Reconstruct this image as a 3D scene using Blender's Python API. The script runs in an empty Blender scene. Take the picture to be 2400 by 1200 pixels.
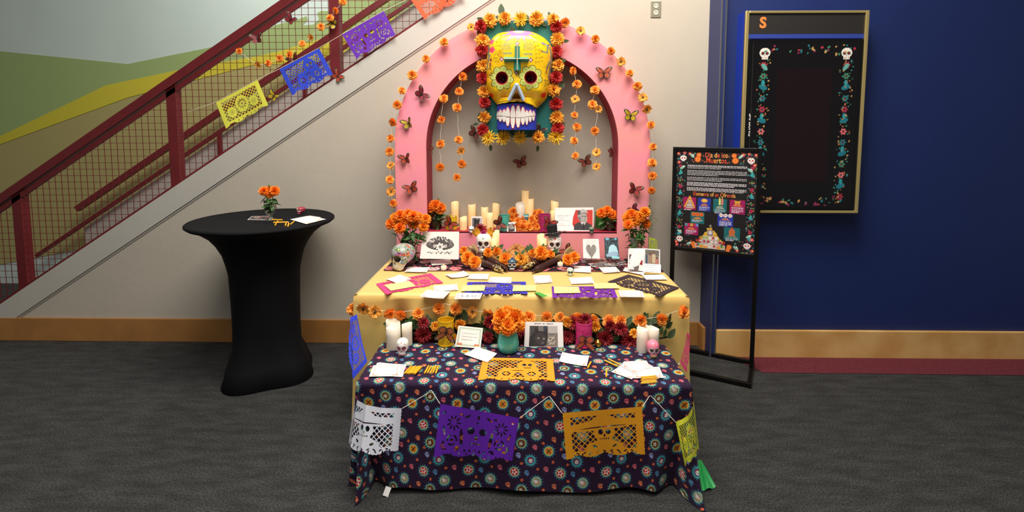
import bpy, bmesh, math, random
import numpy as np
from mathutils import Vector, Matrix, Euler
random.seed(7); np.random.seed(7)
S = bpy.context.scene
COL = S.collection
PI = math.pi

# ------------------------------------------------------------------ camera
F_PX, CX, CY, CAM_H, CAM_D = 1180.0, 1200.0, 400.0, 1.68, 3.81
PITCH, YAW = math.atan(100 / F_PX), math.radians(1.0)
cam = bpy.data.objects.new('camera', bpy.data.cameras.new('camera'))
COL.objects.link(cam)
cam.location = (0, -CAM_D, CAM_H)
cam.rotation_euler = (PI / 2 - PITCH, 0, YAW)
cam.data.sensor_width = 36
cam.data.lens = 36 * F_PX / 2400
cam.data.shift_y = -(600 - CY) / 2400
cam.data.clip_start = 0.05
S.camera = cam

# ------------------------------------------------------------------ world, lights, exposure
W = bpy.data.worlds.new('world'); S.world = W; W.use_nodes = True
W.node_tree.nodes['Background'].inputs[0].default_value = (1.0, 0.97, 0.93, 1)
W.node_tree.nodes['Background'].inputs[1].default_value = 0.16

def area_light(name, loc, target, size, energy, color, size_y=None):
    d = bpy.data.lights.new(name, 'AREA'); d.energy = energy; d.color = color
    d.shape = 'RECTANGLE'; d.size = size; d.size_y = size_y or size
    o = bpy.data.objects.new(name, d); COL.objects.link(o); o.location = loc
    o.rotation_euler = (Vector(target) - Vector(loc)).to_track_quat('-Z', 'Y').to_euler()
    return o
area_light('ceiling_panel_light', (0.0, -1.85, 4.7), (0.0, -1.2, 0.0), 2.8, 225, (1.0, 0.93, 0.84), 1.2)
area_light('ceiling_front_light', (-0.3, -3.8, 4.5), (-0.1, -2.0, 0.0), 2.2, 85, (1.0, 0.95, 0.90))
area_light('ceiling_spot_light', (1.3, -1.3, 4.2), (0.3, -0.1, 1.9), 0.35, 26, (1.0, 0.80, 0.58))
area_light('stairwell_light', (-2.2, 0.75, 4.6), (-2.2, 0.75, 1.5), 1.2, 60, (1.0, 0.98, 0.95))
S.view_settings.view_transform = 'Standard'
S.view_settings.look = 'None'
S.view_settings.gamma = 1.0
S.view_settings.use_curve_mapping = False
S.view_settings.exposure = 0.0

# ------------------------------------------------------------------ helpers
_fw = Vector((-math.sin(YAW) * math.cos(PITCH), math.cos(YAW) * math.cos(PITCH), -math.sin(PITCH)))
_rt = Vector((math.cos(YAW), math.sin(YAW), 0)); _up = _rt.cross(_fw); _C = Vector((0, -CAM_D, CAM_H))
def _ray(x, y): return _fw + _rt * ((x - CX) / F_PX) - _up * ((y - CY) / F_PX)
def at(x, y, Y):                      # photo point at a given depth plane
    r = _ray(x, y); return _C + r * ((Y - _C.y) / r.y)
def atz(x, y, Z):                     # photo point on a given horizontal plane
    r = _ray(x, y); return _C + r * ((Z - _C.z) / r.z)
def scale_at(Y): return F_PX / (Y + CAM_D)

def lin(c):
    if isinstance(c, str):
        c = c.lstrip('#'); c = [int(c[i:i + 2], 16) / 255 for i in (0, 2, 4)]
    return tuple((v / 12.92 if v <= 0.04045 else ((v + 0.055) / 1.055) ** 2.4) for v in c)

MATS = {}
def mat(name, color='#808080', rough=0.6, metal=0.0, var=0.0, vscale=8.0, bump=0.0, bscale=60.0, emit=0.0, emit_col=None,
        trans=0.0, ior=1.45, sheen=0.0, attr=False, alpha=1.0, spec=None, color2=None, sub=0.0):
    if name in MATS: return MATS[name]
    m = bpy.data.materials.new(name); m.use_nodes = True; MATS[name] = m
    nt = m.node_tree; b = nt.nodes['Principled BSDF']; L = nt.links.new
    c = lin(color)
    b.inputs['Base Color'].default_value = (*c, 1); b.inputs['Roughness'].default_value = rough
    b.inputs['Metallic'].default_value = metal
    if spec is not None: b.inputs['Specular IOR Level'].default_value = spec
    src = None
    if attr:
        a = nt.nodes.new('ShaderNodeAttribute'); a.attribute_name = 'Col'; src = a.outputs['Color']
    if var or color2:
        tc = nt.nodes.new('ShaderNodeTexCoord'); n = nt.nodes.new('ShaderNodeTexNoise')
        n.inputs['Scale'].default_value = vscale; n.inputs['Detail'].default_value = 4
        L(tc.outputs['Object'], n.inputs['Vector'])
        if color2:
            r = nt.nodes.new('ShaderNodeValToRGB'); r.color_ramp.elements[0].position = 0.38; r.color_ramp.elements[1].position = 0.62
            r.color_ramp.elements[0].color = (*c, 1); r.color_ramp.elements[1].color = (*lin(color2), 1)
            L(n.outputs['Fac'], r.inputs[0]); src = r.outputs[0]
        else:
            mr = nt.nodes.new('ShaderNodeMapRange'); mr.inputs[3].default_value = 1 - var; mr.inputs[4].default_value = 1 + var
            mr.inputs[1].default_value = 0.3; mr.inputs[2].default_value = 0.7
            L(n.outputs['Fac'], mr.inputs[0])
            v = nt.nodes.new('ShaderNodeVectorMath'); v.operation = 'SCALE'
            if src: L(src, v.inputs[0])
            else: v.inputs[0].default_value = c
            L(mr.outputs[0], v.inputs['Scale']); src = v.outputs[0]
    if src: L(src, b.inputs['Base Color'])
    if bump:
        tc = nt.nodes.new('ShaderNodeTexCoord'); n = nt.nodes.new('ShaderNodeTexNoise'); n.inputs['Scale'].default_value = bscale
        n.inputs['Detail'].default_value = 3
        L(tc.outputs['Object'], n.inputs['Vector']); bp = nt.nodes.new('ShaderNodeBump')
        bp.inputs['Strength'].default_value = bump; bp.inputs['Distance'].default_value = 0.004
        L(n.outputs['Fac'], bp.inputs['Height']); L(bp.outputs[0], b.inputs['Normal'])
    if emit:
        b.inputs['Emission Color'].default_value = (*lin(emit_col or color), 1); b.inputs['Emission Strength'].default_value = emit
        if attr and not emit_col: L(src, b.inputs['Emission Color'])
    if trans:
        b.inputs['Transmission Weight'].default_value = trans; b.inputs['IOR'].default_value = ior
    if sheen: b.inputs['Sheen Weight'].default_value = sheen
    if sub:
        b.inputs['Subsurface Weight'].default_value = sub; b.inputs['Subsurface Radius'].default_value = (0.03, 0.015, 0.006)
    return m

def mesh(name, V, Fc, cols=None, smooth=True):
    me = bpy.data.meshes.new(name)
    V = V.tolist() if isinstance(V, np.ndarray) else [tuple(v) for v in V]
    Fc = Fc.tolist() if isinstance(Fc, np.ndarray) else Fc
    me.from_pydata(V, [], Fc)
    if cols is not None:
        a = me.color_attributes.new('Col', 'FLOAT_COLOR', 'POINT')
        c = np.ones((len(V), 4), dtype=np.float32); c[:, :3] = cols
        a.data.foreach_set('color', c.ravel())
    if smooth: me.polygons.foreach_set('use_smooth', [True] * len(me.polygons))
    me.update()
    return me

def obj(name, me, m=None, parent=None, loc=(0, 0, 0), rot=(0, 0, 0), scale=None, link_obj=False):
    o = bpy.data.objects.new(name, me); COL.objects.link(o)
    if m is not None:
        if not me.materials: me.materials.append(m)
        if me.materials[0] is not m:
            o.material_slots[0].link = 'OBJECT'; o.material_slots[0].material = m
    o.parent = parent; o.location = loc; o.rotation_euler = rot
    if scale is not None: o.scale = scale if hasattr(scale, '__len__') else (scale,) * 3
    return o

def tag(o, label=None, cat=None, group=None, kind=None):
    if label: o['label'] = label
    if cat: o['category'] = cat
    if group: o['group'] = group
    if kind: o['kind'] = kind
    return o

def thing(name, label, cat, loc=(0, 0, 0), rot=(0, 0, 0), group=None, kind=None):
    o = bpy.data.objects.new(name, None); COL.objects.link(o); o.empty_display_size = 0.05
    o.location = loc; o.rotation_euler = rot
    return tag(o, label, cat, group, kind)

class MB:                                # collects shapes into one mesh
    def __init__(s): s.v = []; s.f = []
    def add(s, V, Fc):
        b = len(s.v); s.v.extend([tuple(p) for p in V]); s.f.extend([tuple(i + b for i in f) for f in Fc]); return s
    def box(s, lo, hi, M=None):
        (a, b, c), (d, e, f) = lo, hi
        V = [Vector(p) for p in ((a, b, c), (d, b, c), (d, e, c), (a, e, c), (a, b, f), (d, b, f), (d, e, f), (a, e, f))]
        if M: V = [M @ p for p in V]
        return s.add(V, [(0, 3, 2, 1), (4, 5, 6, 7), (0, 1, 5, 4), (1, 2, 6, 5), (2, 3, 7, 6), (3, 0, 4, 7)])
    def bar(s, p, q, w, h=None, up=(0, 0, 1)):      # rectangular bar from p to q
        p, q = Vector(p), Vector(q); h = h or w
        d = (q - p).normalized(); u = Vector(up); r = d.cross(u)
        if r.length < 1e-4: r = d.cross(Vector((0, 1, 0)))
        r.normalize(); u = r.cross(d)
        V = [c + r * (sx * w / 2) + u * (sz * h / 2) for c in (p, q) for sx, sz in ((-1, -1), (1, -1), (1, 1), (-1, 1))]
        return s.add(V, [(0, 1, 2, 3), (4, 7, 6, 5), (0, 4, 5, 1), (1, 5, 6, 2), (2, 6, 7, 3), (3, 7, 4, 0)])
    def tube(s, pts, r, n=6, cap=True):
        pts = [Vector(p) for p in pts]; k = len(pts); rs = r if hasattr(r, '__len__') else [r] * k
        V = []; prev = None
        for i, p in enumerate(pts):
            d = (pts[min(i + 1, k - 1)] - pts[max(i - 1, 0)]).normalized()
            a = prev if prev is not None else (Vector((0, 0, 1)) if abs(d.z) < .9 else Vector((1, 0, 0)))
            a = (a - d * a.dot(d)).normalized(); prev = a; b = d.cross(a)
            V += [p + (a * math.cos(2 * PI * j / n) + b * math.sin(2 * PI * j / n)) * rs[i] for j in range(n)]
        Fc = [(i * n + j, i * n + (j + 1) % n, (i + 1) * n + (j + 1) % n, (i + 1) * n + j) for i in range(k - 1) for j in range(n)]
        if cap: Fc += [tuple(range(n - 1, -1, -1)), tuple((k - 1) * n + j for j in range(n))]
        return s.add(V, Fc)
    def lathe(s, prof, n=32, cap0=True, cap1=True, wob=None):
        k = len(prof); V = []
        for i, (r, z) in enumerate(prof):
            for j in range(n):
                a = 2 * PI * j / n; dr = wob(i, a) if wob else (0, 0)
                V.append(((r + dr[0]) * math.cos(a), (r + dr[0]) * math.sin(a), z + dr[1]))
        Fc = [(i * n + j, i * n + (j + 1) % n, (i + 1) * n + (j + 1) % n, (i + 1) * n + j) for i in range(k - 1) for j in range(n)]
        if cap0: Fc.append(tuple(range(n - 1, -1, -1)))
        if cap1: Fc.append(tuple((k - 1) * n + j for j in range(n)))
        return s.add(V, Fc)
    def ball(s, c, r, nu=12, nv=8):
        r = r if hasattr(r, '__len__') else (r,) * 3
        V = [(c[0], c[1], c[2] - r[2])]
        for i in range(1, nv):
            t = PI * i / nv
            V += [(c[0] + r[0] * math.sin(t) * math.cos(2 * PI * j / nu), c[1] + r[1] * math.sin(t) * math.sin(2 * PI * j / nu), c[2] - r[2] * math.cos(t)) for j in range(nu)]
        V.append((c[0], c[1], c[2] + r[2])); e = len(V) - 1
        Fc = [(0, 1 + (j + 1) % nu, 1 + j) for j in range(nu)]
        Fc += [(1 + i * nu + j, 1 + i * nu + (j + 1) % nu, 1 + (i + 1) * nu + (j + 1) % nu, 1 + (i + 1) * nu + j) for i in range(nv - 2) for j in range(nu)]
        Fc += [(e, 1 + (nv - 2) * nu + j, 1 + (nv - 2) * nu + (j + 1) % nu) for j in range(nu)]
        return s.add(V, Fc)
    def prism(s, pts, d, M=None):         # polygon in XZ plane, extruded d along +Y
        n = len(pts); V = [Vector((x, 0, z)) for x, z in pts] + [Vector((x, d, z)) for x, z in pts]
        if M: V = [M @ p for p in V]
        return s.add(V, [tuple(range(n)), tuple(range(2 * n - 1, n - 1, -1))] + [(i, n + i, n + (i + 1) % n, (i + 1) % n) for i in range(n)])
    def me(s, name, smooth=False): return mesh(name, s.v, s.f, smooth=smooth)
    def build(s, name, m, parent=None, smooth=False, **k): return obj(name, s.me(name, smooth), m, parent, **k)

def bevel(o, w=0.004, seg=2):
    md = o.modifiers.new('bevel', 'BEVEL'); md.width = w; md.segments = seg; md.limit_method = 'ANGLE'
    return o

# ---- painting colours on the vertices of a fine grid (flat print)
class Paint:
    def __init__(s, x, y, base='#ffffff'):
        s.x = np.asarray(x, float).ravel(); s.y = np.asarray(y, float).ravel(); s.c = np.empty((len(s.x), 3)); s.c[:] = lin(base)
    def fill(s, m, col): s.c[m] = lin(col); return s
    def ell(s, cx, cy, rx, ry, col, rot=0.0, clip=None):
        dx, dy = s.x - cx, s.y - cy; c, n = math.cos(rot), math.sin(rot)
        m = ((dx * c + dy * n) / rx) ** 2 + ((-dx * n + dy * c) / ry) ** 2 < 1
        if clip is not None: m &= clip
        return s.fill(m, col)
    def inpoly(s, pts):
        m = np.zeros(len(s.x), bool); n = len(pts)
        for i in range(n):
            (x0, y0), (x1, y1) = pts[i], pts[(i + 1) % n]
            if y0 == y1: continue
            k = ((y0 > s.y) != (y1 > s.y)) & (s.x < (x1 - x0) * (s.y - y0) / (y1 - y0) + x0); m ^= k
        return m
    def poly(s, pts, col): return s.fill(s.inpoly(pts), col)
    def rect(s, x0, y0, x1, y1, col): return s.fill((s.x > x0) & (s.x < x1) & (s.y > y0) & (s.y < y1), col)
    def line(s, pts, w, col):
        m = np.zeros(len(s.x), bool)
        for (x0, y0), (x1, y1) in zip(pts, pts[1:]):
            k = (s.x > min(x0, x1) - w) & (s.x < max(x0, x1) + w) & (s.y > min(y0, y1) - w) & (s.y < max(y0, y1) + w)
            if not k.any(): continue
            dx, dy = x1 - x0, y1 - y0; q = dx * dx + dy * dy or 1e-12
            xs, ys = s.x[k], s.y[k]
            t = np.clip(((xs - x0) * dx + (ys - y0) * dy) / q, 0, 1)
            kk = np.zeros(len(s.x), bool); kk[k] = (xs - x0 - t * dx) ** 2 + (ys - y0 - t * dy) ** 2 < w * w / 4; m |= kk
        return s.fill(m, col)
    def flower(s, cx, cy, r, n, col, center=None, depth=0.35, rot=0.0):
        dx, dy = s.x - cx, s.y - cy; a = np.arctan2(dy, dx) + rot; d = np.hypot(dx, dy)
        s.fill(d < r * (1 - depth * 0.5 + depth * 0.5 * np.cos(n * a)), col)
        if center: s.fill(d < r * 0.32, center)
        return s
    def skull(s, cx, cy, r, bone='#f4efe6', eye='#20182a', nose=None, acc=None):
        s.ell(cx, cy, r, r * .92, bone); s.rect(cx - r * .58, cy - 0, cx + r * .58, cy + r * 1.25, bone) if s.down else s.rect(cx - r * .58, cy - r * 1.25, cx + r * .58, cy, bone)
        k = 1 if s.down else -1
        for q in (-1, 1):
            if acc: s.ell(cx + q * r * .4, cy + k * r * .1, r * .34, r * .34, acc)
            s.ell(cx + q * r * .4, cy + k * r * .1, r * .25, r * .27, eye)
        s.poly([(cx - r * .13, cy + k * r * .62), (cx + r * .13, cy + k * r * .62), (cx, cy + k * r * .34)], nose or eye)
        for t in (-.36, -.12, .12, .36): s.line([(cx + t * r, cy + k * r * .82), (cx + t * r, cy + k * r * 1.12)], r * .08, eye)
        return s
    down = False

def grid(nx, ny, w=1.0, h=1.0):           # centred grid, y up
    x = np.linspace(-w / 2, w / 2, nx + 1); y = np.linspace(-h / 2, h / 2, ny + 1)
    X, Y = np.meshgrid(x, y); i = np.arange(nx * ny); r, c = i // nx, i % nx; a = r * (nx + 1) + c
    return X.ravel(), Y.ravel(), np.stack([a, a + 1, a + nx + 2, a + nx + 1], 1)

PAPER = mat('printed_paper', rough=0.75, attr=True)
GLOSSY = mat('glossy_print', rough=0.35, attr=True)
FABRIC_PRINT = mat('printed_cloth', rough=0.85, attr=True, sheen=0.03, spec=.25, bump=0.12, bscale=900)
PAINTED = mat('painted_surface', rough=0.42, attr=True, var=0.06, vscale=14, bump=0.15, bscale=35)
PETAL = mat('petal', rough=0.65, attr=True, sub=0.08)

def paper_mesh(name, w, h, nx, ny, paint, bend=0.0, th=0.0006):   # sheet in XZ plane facing -Y, base at z=0 ; painted front, plain back
    X, Y, Fc = grid(nx, ny, w, h); p = paint(X, Y)
    yb = bend * ((X / (w / 2)) ** 2 - .5)
    n = len(X)
    x, z, y, k = X[[0, nx, n - 1, n - 1 - nx]], Y[[0, nx, n - 1, n - 1 - nx]], yb[[0, nx, n - 1, n - 1 - nx]], n
    V = np.stack([X, yb, Y + h / 2], 1)
    # back face: a coarse copy behind the print
    ring = list(range(nx + 1)) + [r * (nx + 1) + nx for r in range(1, ny + 1)] + [ny * (nx + 1) + c for c in range(nx - 1, -1, -1)] + [r * (nx + 1) for r in range(ny - 1, 0, -1)]
    Vb = V[ring].copy(); Vb[:, 1] += th
    V = np.concatenate([V, Vb]); m = len(ring)
    F = [tuple(f) for f in Fc.tolist()] + [(ring[i], k + i, k + (i + 1) % m, ring[(i + 1) % m]) for i in range(m)] + [tuple(k + i for i in range(m))]
    cols = np.concatenate([p.c, np.tile(lin('#efece6'), (m, 1))])
    return mesh(name, V, F, cols, smooth=False)

def lay(px, py, z, rot=0.0):              # lay a sheet flat on a horizontal surface with its middle at a photo point
    p = atz(px, py, z); return p

# ---- cut paper: a sheet with real openings, from a signed field (positive = paper)
def cut(field, w, h, nx, ny):             # u in [0,w], v in [0,h] measured down from the top
    us, vs = np.linspace(0, w, nx + 1), np.linspace(0, h, ny + 1)
    U, Vv = np.meshgrid(us, vs); G = field(U, Vv); idx = {}; P = []; Fc = []
    def node(i, j):
        k = (i, j)
        if k not in idx: idx[k] = len(P); P.append((us[i], vs[j]))
        return idx[k]
    def edge(a, b):
        k = (a, b) if a < b else (b, a)
        if k not in idx:
            (i, j), (m, n) = k; g0, g1 = G[j, i], G[n, m]; t = g0 / (g0 - g1)
            idx[k] = len(P); P.append((us[i] + t * (us[m] - us[i]), vs[j] + t * (vs[n] - vs[j])))
        return idx[k]
    pos = G > 0
    for j in range(ny):
        for i in range(nx):
            q = ((i, j), (i, j + 1), (i + 1, j + 1), (i + 1, j)); b = [pos[n, m] for m, n in q]
            if not any(b): continue
            f = []
            for k in range(4):
                if b[k]: f.append(node(*q[k]))
                if b[k] != b[(k + 1) % 4]: f.append(edge(q[k], q[(k + 1) % 4]))
            if len(f) > 2: Fc.append(tuple(f))
    return np.array(P), Fc

FONT_CACHE = {}
def text_shape(txt, size, bold=0.0):      # 2-D mesh of a line of lettering, centred on x, baseline at 0
    cu = bpy.data.curves.new('lettering', 'FONT'); cu.body = txt; cu.size = size; cu.align_x = 'CENTER'; cu.offset = bold; cu.resolution_u = 3
    cu.fill_mode = 'FRONT'
    o = bpy.data.objects.new('lettering', cu); me = bpy.data.meshes.new_from_object(o)
    bpy.data.objects.remove(o); bpy.data.curves.remove(cu)
    V = [v.co.copy() for v in me.vertices]; Fc = [tuple(p.vertices) for p in me.polygons]; bpy.data.meshes.remove(me)
    return V, Fc
def lettering(txt, size, m, parent, loc=(0, 0, 0), rot=(0, 0, 0), bold=0.0, name='lettering', sx=1.0):
    V, Fc = text_shape(txt, size, bold)   # stands in XZ plane facing -Y
    return obj(name, mesh(name, [(v.x * sx, 0, v.y) for v in V], Fc, smooth=False), m, parent, loc, rot)
# ================================================================== THE SETTING
M_WALL = mat('white_wall_paint', '#b9b2a4', 0.75, var=0.03, vscale=2.5, bump=0.25, bscale=22)
M_STRINGER = mat('stringer_paint', '#bbb9b0', 0.6, var=0.02, vscale=3)
M_REVEAL = mat('grey_reveal', '#aaa79e', 0.7)
M_OAK = mat('oak_skirting', '#a5743e', 0.45, var=0.12, vscale=5, bump=0.1)
M_PLY = mat('plywood_skirting', '#d9b071', 0.5, color2='#c99a58', vscale=4)
M_BLUE = mat('blue_wall_paint', '#10255e', 0.55, var=0.05, vscale=3)
M_BLUE2 = mat('blue_pilaster_paint', '#202e62', 0.5, var=0.04, vscale=3)
M_CHROME = mat('brushed_chrome', '#c9ccd0', 0.25, 1.0)
M_RED = mat('oxblood_steel', '#6f2226', 0.4, 0.2, var=0.08, vscale=10)
M_BLACK = mat('black_metal', '#0c0b0b', 0.35, 0.3)

def structure(o): o['kind'] = 'structure'; return o

# floor : grey carpet
cm = mat('grey_carpet', '#4b4b4a', 0.95, var=0.5, vscale=14, bump=0.9, bscale=420)
nt = cm.node_tree
b = nt.nodes['Principled BSDF']
tc = nt.nodes.new('ShaderNodeTexCoord'); n1 = nt.nodes.new('ShaderNodeTexNoise'); n1.inputs['Scale'].default_value = 120; n1.inputs['Detail'].default_value = 4; n1.inputs['Roughness'].default_value = .7
n2 = nt.nodes.new('ShaderNodeTexNoise'); n2.inputs['Scale'].default_value = 6; n2.inputs['Detail'].default_value = 6
mp = nt.nodes.new('ShaderNodeMapping'); mp.inputs['Scale'].default_value = (1.0, 3.2, 1.0)
nt.links.new(tc.outputs['Object'], n1.inputs['Vector']); nt.links.new(tc.outputs['Object'], mp.inputs[0]); nt.links.new(mp.outputs[0], n2.inputs['Vector'])
r1 = nt.nodes.new('ShaderNodeValToRGB'); r1.color_ramp.elements[0].position = .38; r1.color_ramp.elements[1].position = .66
r1.color_ramp.elements[0].color = (*lin('#121314'), 1); r1.color_ramp.elements[1].color = (*lin('#484948'), 1)
r2 = nt.nodes.new('ShaderNodeMapRange'); r2.inputs[1].default_value = .35; r2.inputs[2].default_value = .65; r2.inputs[3].default_value = .6; r2.inputs[4].default_value = 1.2
vm = nt.nodes.new('ShaderNodeVectorMath'); vm.operation = 'SCALE'
nt.links.new(n1.outputs['Fac'], r1.inputs[0]); nt.links.new(n2.outputs['Fac'], r2.inputs[0])
nt.links.new(r1.outputs[0], vm.inputs[0]); nt.links.new(r2.outputs[0], vm.inputs['Scale']); nt.links.new(vm.outputs[0], b.inputs['Base Color'])
floor = structure(MB().box((-6.5, -5.5, -0.05), (5.0, 3.2, 0.0)).build('floor', cm))
tag(floor, 'dark grey looped carpet covering the whole floor')

XR = at(1648, 500, 0).x                         # end of the white wall
A_, B_ = at(600, 310, 0), at(1060, 0, 0)        # line of the stair's lower rail on the wall plane
SL = (B_.z - A_.z) / (B_.x - A_.x)
def zl(X, off=0.0): return A_.z + SL * (X - A_.x) + off
def xl(z, off=0.0): return A_.x + (z - off - A_.z) / SL
TOP = 4.8
wb = MB().prism([(xl(0), 0), (XR, 0), (XR, zl(XR))], 0.12).build('wall_back', M_WALL)
structure(wb); tag(wb, 'off-white plaster wall below the sloping stair behind the altar')
dz = at(600, 310, 0).z - at(600, 367, 0).z       # stringer board height
st = MB().prism([(xl(0), 0), (xl(0, -dz), 0), (XR, zl(XR, -dz)), (XR, zl(XR))], 0.014, Matrix.Translation((0, -0.014, 0))).build('trim_1', M_STRINGER)
structure(st); tag(st, 'pale sloping stringer board running up along the stair')
MB().prism([(xl(0, -dz), 0), (xl(0, -dz - .018), 0), (XR, zl(XR, -dz - .018)), (XR, zl(XR, -dz))], 0.006, Matrix.Translation((0, -0.006, 0))).build('reveal_strip', M_REVEAL, st)

# stair body behind the wall
stair = thing('staircase', 'grey stair flight rising to the right behind the wire railing', 'staircase', kind='structure')
ST = mat('grey_stair', '#b9b1aa', 0.7, var=0.04)
X = xl(0.0) + 0.15
k = 0
while zl(X) < 4.3:
    z = zl(X) - 0.16
    MB().box((X, 0.12, max(0, z - .17)), (X + 0.29, 1.30, z)).build('tread', ST, stair)
    X += 0.26; k += 1
zo = at(677, 210, 1.3)
off = zo.z - zl(zo.x)
sk = MB().prism([(xl(0), -.0), (3.4, zl(3.4) - 1), (3.4, zl(3.4, off)), (xl(0), zl(xl(0), off))], 0.04, Matrix.Translation((0, 1.30, 0))).build('skirt_board', ST, stair)

# mural wall behind the stair
mw = MB().box((-7.5, 1.42, 0), (4.0, 1.5, 6.0)).build('wall_stairwell', mat('mural_sky', '#c0d0c9', 0.7, var=0.02, vscale=3))
structure(mw); tag(mw, 'stairwell wall painted with pale sky, green hills and yellow fields')
def mural(name, pts, col, lift):
    P = [at(x, y, 1.42) for x, y in pts]
    MB().prism([(p.x, p.z) for p in P], 0.004, Matrix.Translation((0, 1.42 - lift, 0))).build(name, mat(name + '_paint_' + col[1:], col, 0.7), mw)
mural('painted_hill', [(-900, 620), (-900, 60), (-500, 90), (0, 120), (300, 150), (560, 98), (600, 85), (632, 66), (650, 58), (697, 46), (719, 38), (722, 46), (708, 60), (733, 58), (748, 46), (744, 30), (752, 26), (776, 26),
      (777, 6), (800, -4), (850, -60), (1000, -100), (1200, -120), (1200, 60), (900, 220), (640, 420)][::-1], '#93a86c', 0.004)
mural('painted_field', [(-900, 420), (-400, 400), (0, 320), (250, 200), (450, 158), (600, 133), (662, 119), (705, 105), (775, 86), (840, 76), (1000, 10), (1150, -30), (1150, 60), (840, 135), (700, 152), (600, 152), (300, 230), (0, 340), (-400, 430), (-900, 470)][::-1], '#c5bb35', 0.008)
mural('tan_lower_band', [(-900, 469), (-400, 429), (0, 339), (300, 229), (600, 151), (700, 151), (840, 134), (1150, 58), (1150, 400), (0, 620), (-900, 720)][::-1], '#a39a63', 0.008)  # tan band below the yellow field

# railing
rail = thing('stair_railing', 'oxblood red steel stair railing with square wire mesh', 'railing', loc=(0, 0, 0))
rail['kind'] = 'structure'
def sl_bar(x0, x1, off, Y, w, h, name, par=rail, m=M_RED):
    return MB().bar((x0, Y, zl(x0, off)), (x1, Y, zl(x1, off)), w, h).build(name, m, par)
Xa, Xb = xl(0.05) + .1, xl(4.4)
sl_bar(Xa, Xb, 0.012, 0.03, 0.03, 0.024, 'bottom_rail')
sl_bar(Xa, Xb, 0.80, 0.03, 0.06, 0.062, 'top_rail')
sl_bar(Xa, Xb, 0.728, 0.03, 0.02, 0.034, 'upper_flat_bar')
px = at(788, 80, 0.06).x
for i in range(-3, 3):
    X = px + i * 1.27
    if X < Xa + .05: continue
    MB().box((X - .036, .02, zl(X) - .05), (X + .036, .09, zl(X, .80))).build('post', M_RED, rail)
wm = MB(); X = Xa
while X < Xb:
    wm.bar((X, .026, zl(X, .02)), (X, .026, zl(X, .73)), .0032); X += .0507
z = zl(Xa, .03)
while z < zl(Xb):
    wm.bar((max(Xa, xl(z, .72)), .03, z), (min(Xb, xl(z, .02)), .03, z), .0032); z += .0507
wmo = wm.build('wire_mesh', M_RED, rail); wmo['kind'] = 'stuff'
# far handrails
fr = thing('wall_handrail', 'oxblood red far-side rails seen through the wire mesh', 'railing'); fr['kind'] = 'structure'
p0 = at(655, 214, 1.22); q0 = at(760, 96, 1.22)
for (p, w, h, nm) in ((p0, .034, .034, 'pipe_rail'), (q0, .05, .055, 'square_rail')):
    o = p.z - zl(p.x)
    sl_bar(p.x - 2.6, p.x + 2.4, o, 1.22, w, h, nm, fr)
for x, y in ((718, 216), (860, 125), (520, 345)):
    p = at(x, y, 1.25); MB().box((p.x - .016, 1.2, p.z - .15), (p.x + .016, 1.24, p.z + .16)).build('bracket_post', M_RED, fr)

# skirting boards
zb = at(760, 748, 0).z
bl = MB().box((xl(0.0), -.018, 0), (XR, 0, zb)).build('baseboard_left', M_OAK); structure(bl); bevel(bl, .004)
tag(bl, 'brown oak skirting board along the white wall')
XB1 = XR
br = MB().box((XB1 - .02, -.125, 0), (XB1, -.018, zb)).build('baseboard_return', M_OAK); structure(br)
tag(br, 'short return of oak skirting at the blue pilaster')
# blue projecting wall
YB = -0.21
bw = thing('wall_right', 'deep blue projecting wall with paired chrome strips', 'wall', kind='structure')
MB().box((XR, YB, 0), (XR + .046, 0.12, TOP)).build('pilaster', M_BLUE2, bw)
xs = at(1694, 0, YB).x
x1 = XR + .046
for q in (0.002, 0.032): 
    MB().box((XR + q, YB - .008, 0), (XR + q + .010, YB + .004, TOP)).build('chrome_strip', M_CHROME, bw)
MB().box((x1, YB + .03, 0), (5.0, 0.12, TOP)).build('panel', M_BLUE, bw)
ZP = at(1720, 775, YB).z
pb = MB().box((x1 + .001, YB - .0, 0.0), (5.0, YB + .03, ZP)).build('baseboard_right', M_PLY); structure(pb); bevel(pb, .003)
tag(pb, 'light plywood skirting under the blue wall')
rc = MB().add([Vector((q.x, q.y, .003)) for q in (atz(1722, 843, 0), atz(1788, 874, 0))] + [Vector((5.0, -.46, .003)), Vector((5.0, YB, .003)), Vector((atz(1722, 843, 0).x - .02, YB, .003))], [(0, 1, 2, 3, 4)]).build('floor_inlay', mat('red_carpet', '#601a28', 0.95, var=0.3, vscale=60, bump=0.5, bscale=300)); structure(rc)
tag(rc, 'crimson carpet strip along the blue wall')

# power outlet
p = at(1537, 22, 0)
ou = thing('power_outlet', 'small steel double power outlet high on the white wall', 'outlet', loc=(p.x, 0, p.z))
bevel(MB().box((-.038, -.006, -.06), (.038, 0, .06)).build('cover_plate', mat('steel_plate', '#a9a48f', 0.35, 0.6), ou), .003)
for s in (-1, 1):
    f = MB().lathe([(.017, -.0), (.017, .003)], 20).build('socket', mat('socket_plastic', '#d8d4c4', 0.4), ou, loc=(0, -.006, s * .024), rot=(PI / 2, 0, 0))
    for q in (-.006, .006): MB().box((q - .0012, -.0055, -.0), (q + .0012, -.001, .008)).build('slot', M_BLACK, f, rot=(-PI / 2, 0, 0), loc=(0, 0, .003))

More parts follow.
